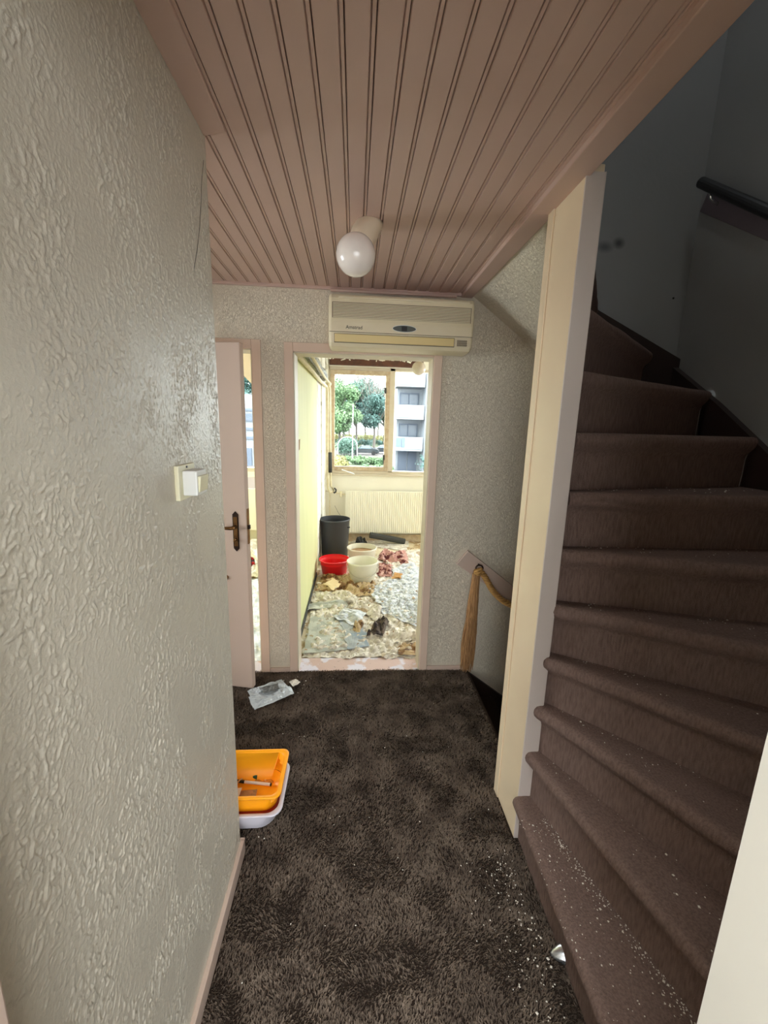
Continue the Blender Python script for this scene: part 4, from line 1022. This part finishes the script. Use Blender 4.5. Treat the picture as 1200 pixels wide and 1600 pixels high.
def tree(x, y, h, r, ml, label, seed, n=9000, bare=False, group='trees across the street'):
    e = empty('tree', (x,y,GZ), label, 'tree', None)
    g = random.Random(seed); tr = MB(); tips = []
    th = h*.32
    tr.tube([(x,y,GZ),(x+.1,y,GZ+th*.5),(x,y+.1,GZ+th)],[.26,.21,.18],8)
    for i in range(16 if bare else 9):
        a = g.random()*6.28; el = g.uniform(.25,1.25); L = g.uniform(.5,1)*h*.55
        p0 = Vector((x,y,GZ+th*g.uniform(.75,1.0))); d = Vector((math.cos(a)*math.cos(el),math.sin(a)*math.cos(el),math.sin(el)+.35)).normalized()
        p1 = p0+d*L*.5+Vector((0,0,.1*L)); p2 = p0+d*L+Vector((0,0,.28*L)); tr.tube([p0,p1,p2],[.12,.07,.03],5)
        tips += [p1,p2]
        for j in range(5 if bare else 2):
            q = p1.lerp(p2,g.random()); dq = Vector((g.uniform(-1,1),g.uniform(-1,1),g.uniform(.5,1.5))).normalized()
            tr.tube([q,q+dq*L*.35],[.04,.012],4)
            if bare: tr.tube([q+dq*L*.2,q+dq*L*.2+Vector((g.uniform(-1,1),g.uniform(-1,1),1.3))*L*.14],[.02,.008],3)
    tr.build('trunk', M_bark, e, fixn=False)
    bl = []
    for i in range(16):
        a = g.random()*6.28; rr = r*math.sqrt(g.random())*.75; zz_ = GZ+h*g.uniform(.33,.9 if not bare else .62)
        sh = 1-.5*abs((zz_-GZ)/h-.55)
        bl.append((x+rr*math.cos(a)*sh,y+rr*math.sin(a)*sh,zz_,r*g.uniform(.28,.46)))
    me = leaves(n, bl, .20, seed); me.materials.append(ml)
    o = bpy.data.objects.new('foliage', me); C.objects.link(o); o.parent = e; o.location = -Vector(e.location)
    return e
def at(px, Y): return ony(px,690,Y).x
tree(at(530,66),66,12.5,3.4,M_leaf[1],'bright yellow-green tree at the left of the far window view',11,9000)
tree(at(556,76),76,17.0,4.2,M_leaf[0],'tall green tree with bare upper twigs in the middle of the window view',12,9000,bare=True)
tree(at(584,72),72,14.5,3.8,M_leaf[2],'blue-green tree near the right sash of the window view',13,9000,bare=True)
tree(at(600,84),84,18.0,4.4,M_leaf[0],'tall half-bare tree just left of the white flats',14,7000,bare=True)
tree(at(536,92),92,19.0,5.0,M_leaf[2],'distant tall tree behind the yellow-green one',15,7000,bare=True)
tree(at(570,98),98,16.0,5.0,M_leaf[2],'distant round tree low behind the parked car',16,7000)
tree(at(512,80),80,18.0,5.0,M_leaf[0],'broad tree at the very left of the far window view',31,9000,bare=True)
tree(at(545,110),110,24.0,7.0,M_leaf[2],'large distant tree filling the gap behind the middle tree',32,9000,bare=True)
tree(at(590,115),115,25.0,7.0,M_leaf[2],'large distant tree rising behind the right sash',33,9000,bare=True)
tree(at(515,125),125,24.0,7.0,M_leaf[0],'most distant tree at the left of the window view',34,7000,bare=True)
tree(at(382,60),60,13.0,4.0,M_leaf[2],'bluish tree seen through the gap of the left door',17,8000)
tree(at(398,70),70,15.0,4.2,M_leaf[0],'green tree seen at the right of the left door gap',18,7000)
def hedge(x0,x1,y0,y1,h,ml,label,seed,n=5000):
    g = random.Random(seed); bl = []
    for i in range(30): bl.append((g.uniform(x0,x1),g.uniform(y0,y1),GZ+h*g.uniform(.3,.75),h*.42))
    e = empty('hedge',((x0+x1)/2,(y0+y1)/2,GZ),label,'hedge')
    me = leaves(n,bl,.13,seed); me.materials.append(ml); o = bpy.data.objects.new('foliage',me); C.objects.link(o); o.parent = e; o.location = -Vector(e.location)
    for i in range(6):
        xx_ = x0+(x1-x0)*(i+.5)/6; MB().tube([(xx_,(y0+y1)/2,GZ),(xx_,(y0+y1)/2,GZ+h*.5)],.04,5).build('stem', M_bark, e)
hedge(at(520,90),at(612,90),88,91,1.7,M_leaf[2],'dark green clipped hedge along the far side of the street',21,6000)
hedge(at(520,95),at(560,95),95,97,2.8,M_leaf[3],'strip of yellow shrubs beyond the dark hedge',22,4000)
hedge(at(560,96),at(606,96),96,97,2.9,M_leaf[3],'yellow flowering shrubs behind the parked car',23,4000)
hedge(-40,60,128,136,9.5,M_leaf[2],'distant band of trees closing the view beyond the street',35,16000)
hedge(at(535,48),at(600,48),47.5,49,.9,M_leaf[1],'low green hedge in front of the parked car',24,4000)
hedge(at(524,40),at(538,40),39,41,1.5,M_leaf[3],'small yellow-green bush at the left of the window view',25,3000)
hedge(at(568,38),at(612,38),37,40,.8,M_leaf[1],'low loose shrubs near the bottom of the window view',26,3000)
hedge(at(535,62),at(552,62),61,63,2.6,M_leaf[0],'rounded dark green bush under a white arch',27,4000)
ar = MB(); xc = at(543,60); ar.tube([(xc+1.15*math.cos(q)*1.2,60,GZ+ (1.5+1.3*math.sin(q) if True else 0)) for q in [PI*j/14 for j in range(15)]],.05,6)
ar.tube([(xc-1.38,60,GZ),(xc-1.38,60,GZ+1.5)],.05,6); ar.tube([(xc+1.38,60,GZ),(xc+1.38,60,GZ+1.5)],.05,6)
tag(ar.build('garden_arch', M_white),'white metal arch over the rounded green bush','arch')
tag(MB().tube([(at(551,55),55,GZ),(at(551,55),55,GZ+7)],[.07,.04],8).build('flag_pole', M_white),'thin white pole rising before the trees','pole')
# parked car (side view)
cx = at(570,65); cyy = 65
car = empty('car', (cx,cyy,GZ), 'dark parked car seen from the side beyond the hedge', 'car')
prof = [(-2.2,.35),(-2.2,.75),(-1.9,.92),(-1.0,1.0),(-.5,1.40),(.7,1.44),(1.4,1.02),(2.0,.95),(2.2,.7),(2.2,.35)]
MB().prism([(cx+a,cyy-.85,GZ+b) for a,b in prof],(0,1.7,0)).build('car_body', mat('dark_car_paint',(38,42,48),.25,spec=.6), car, bevel=.06)
MB().prism([(cx-.85,cyy-.87,GZ+1.02),(cx-.42,cyy-.87,GZ+1.34),(cx+.62,cyy-.87,GZ+1.37),(cx+1.1,cyy-.87,GZ+1.03)],(0,.02,0)).build('side_window', mat('car_glass',(120,136,150),.1), car)
for wx_ in (-1.35,1.35):
    MB().lathe([(.01,-.1),(.32,-.1),(.34,0),(.32,.1),(.01,.1)],20,c=(cx+wx_,cyy-.82,GZ+.34),rot=Matrix.Rotation(PI/2,3,'X')).build('wheel', M_black, car)
c2 = copy_tree(car); c2.location = (at(600,68.5),68.5,GZ); c2['label'] = 'dark parked car half hidden at the right of the sash, behind the other car'

# white block of flats with balconies at the right
fy = 38.0
M_flat = mat('white_facade_panels',(120,125,130),.8,vary=.2,vscale=.4)
M_flat_s = mat('grey_balcony_recess',(78,86,98),.8)
M_wing = mat('dull_window_glass',(58,68,80),.25)
bx0 = at(617,fy)
flats = empty('block_of_flats',(bx0+6,fy+3,GZ),'white block of flats with stacked balconies at the right of the window','building')
mb = MB(); mb.box(bx0+.3,bx0+9,fy+2.0,fy+9,GZ,GZ+17); mb.box(bx0+2.6,bx0+9,fy-.4,fy+2,GZ,GZ+17); mb.build('wall', M_flat, flats)
def zp(py): return ony(640,py,fy).z
fz = [zp(702),zp(657),zp(607),zp(560)]
pitch = 2.8
for k in range(4):
    z_ = fz[0]+pitch*k
    MB().box(bx0-.0,bx0+2.5,fy-.2,fy+2.05,z_-.15,z_).build('balcony_slab', M_flat, flats)
    MB().box(bx0-.0,bx0+2.5,fy-.25,fy-.13,z_,z_+1.1).build('balcony_front', M_flat, flats, bevel=.02)
    MB().box(bx0-.0,bx0+.12,fy-.2,fy+2.0,z_,z_+1.1).build('balcony_side', M_flat, flats)
    wd = MB().box(bx0+.5,bx0+2.3,fy+1.9,fy+2.02,z_+.05,z_+2.3).build('window', M_flat_s, flats)
    MB().box(bx0+.62,bx0+1.3,fy+1.86,fy+1.92,z_+.2,z_+2.15).build('pane', M_wing, wd)
    MB().box(bx0+1.42,bx0+2.2,fy+1.86,fy+1.92,z_+.9,z_+2.15).build('pane', M_wing, wd)
    wd = MB().box(bx0+2.9,bx0+4.1,fy-.46,fy-.38,z_+.6,z_+2.3).build('window', M_flat_s, flats)
    MB().box(bx0+3.0,bx0+3.45,fy-.5,fy-.45,z_+.7,z_+2.2).build('pane', M_wing, wd)
    MB().box(bx0+3.55,bx0+4.0,fy-.5,fy-.45,z_+.7,z_+2.2).build('pane', M_wing, wd)
MB().box(bx0+.5,bx0+1.35,fy+1.9,fy+2.02,GZ,GZ+2.2).build('garage_door', M_flat_s, flats)
MB().box(bx0+1.45,bx0+2.3,fy+1.9,fy+2.02,GZ,GZ+2.2).build('garage_door', M_flat_s, flats)
for x_ in (bx0+2.75,bx0+4.6): MB().tube([(x_,fy-.5,GZ),(x_,fy-.5,GZ+17)],.06,6).build('drainpipe', M_flat_s, flats)
tag(MB().box(bx0+.1,bx0+.5,fy-.34,fy-.28,fz[0]+.25,fz[0]+1.0).box(bx0+.6,bx0+.85,fy-.34,fy-.28,fz[0]+.2,fz[0]+1.05).build('hanging_laundry', mat('blue_cloth',(84,104,128),.8)),'blue laundry hung on the lowest balcony','laundry')
hedge(bx0+2.6,bx0+4.4,fy-3,fy-2,2.6,M_leaf[2],'loose green shrub before the white flats',28,900)
# long pale building seen through the left door gap
lb = empty('terrace_building',(at(388,44),44,GZ),'low pale building with horizontal bands seen past the left door','building')
x0_ = at(388,44)-8; x1_ = at(388,44)+3.2
MB().box(x0_,x1_,44,50,GZ,zp(628)*1.0+.6).build('wall', M_flat, lb)
for py in (640,655,670,684):
    z_ = ony(388,py,44).z; MB().box(x0_-.1,x1_+.1,43.8,44,z_-.12,z_+.12).build('band', M_flat_s, lb)
z_ = ony(388,650,44).z; MB().box(x0_+1,x1_-.6,43.85,44,z_-.55,z_+.25).build('window', M_wing, lb)
MB().box(at(383,44),at(393,44),43.8,44,GZ,ony(388,700,44).z).build('door', M_flat_s, lb)
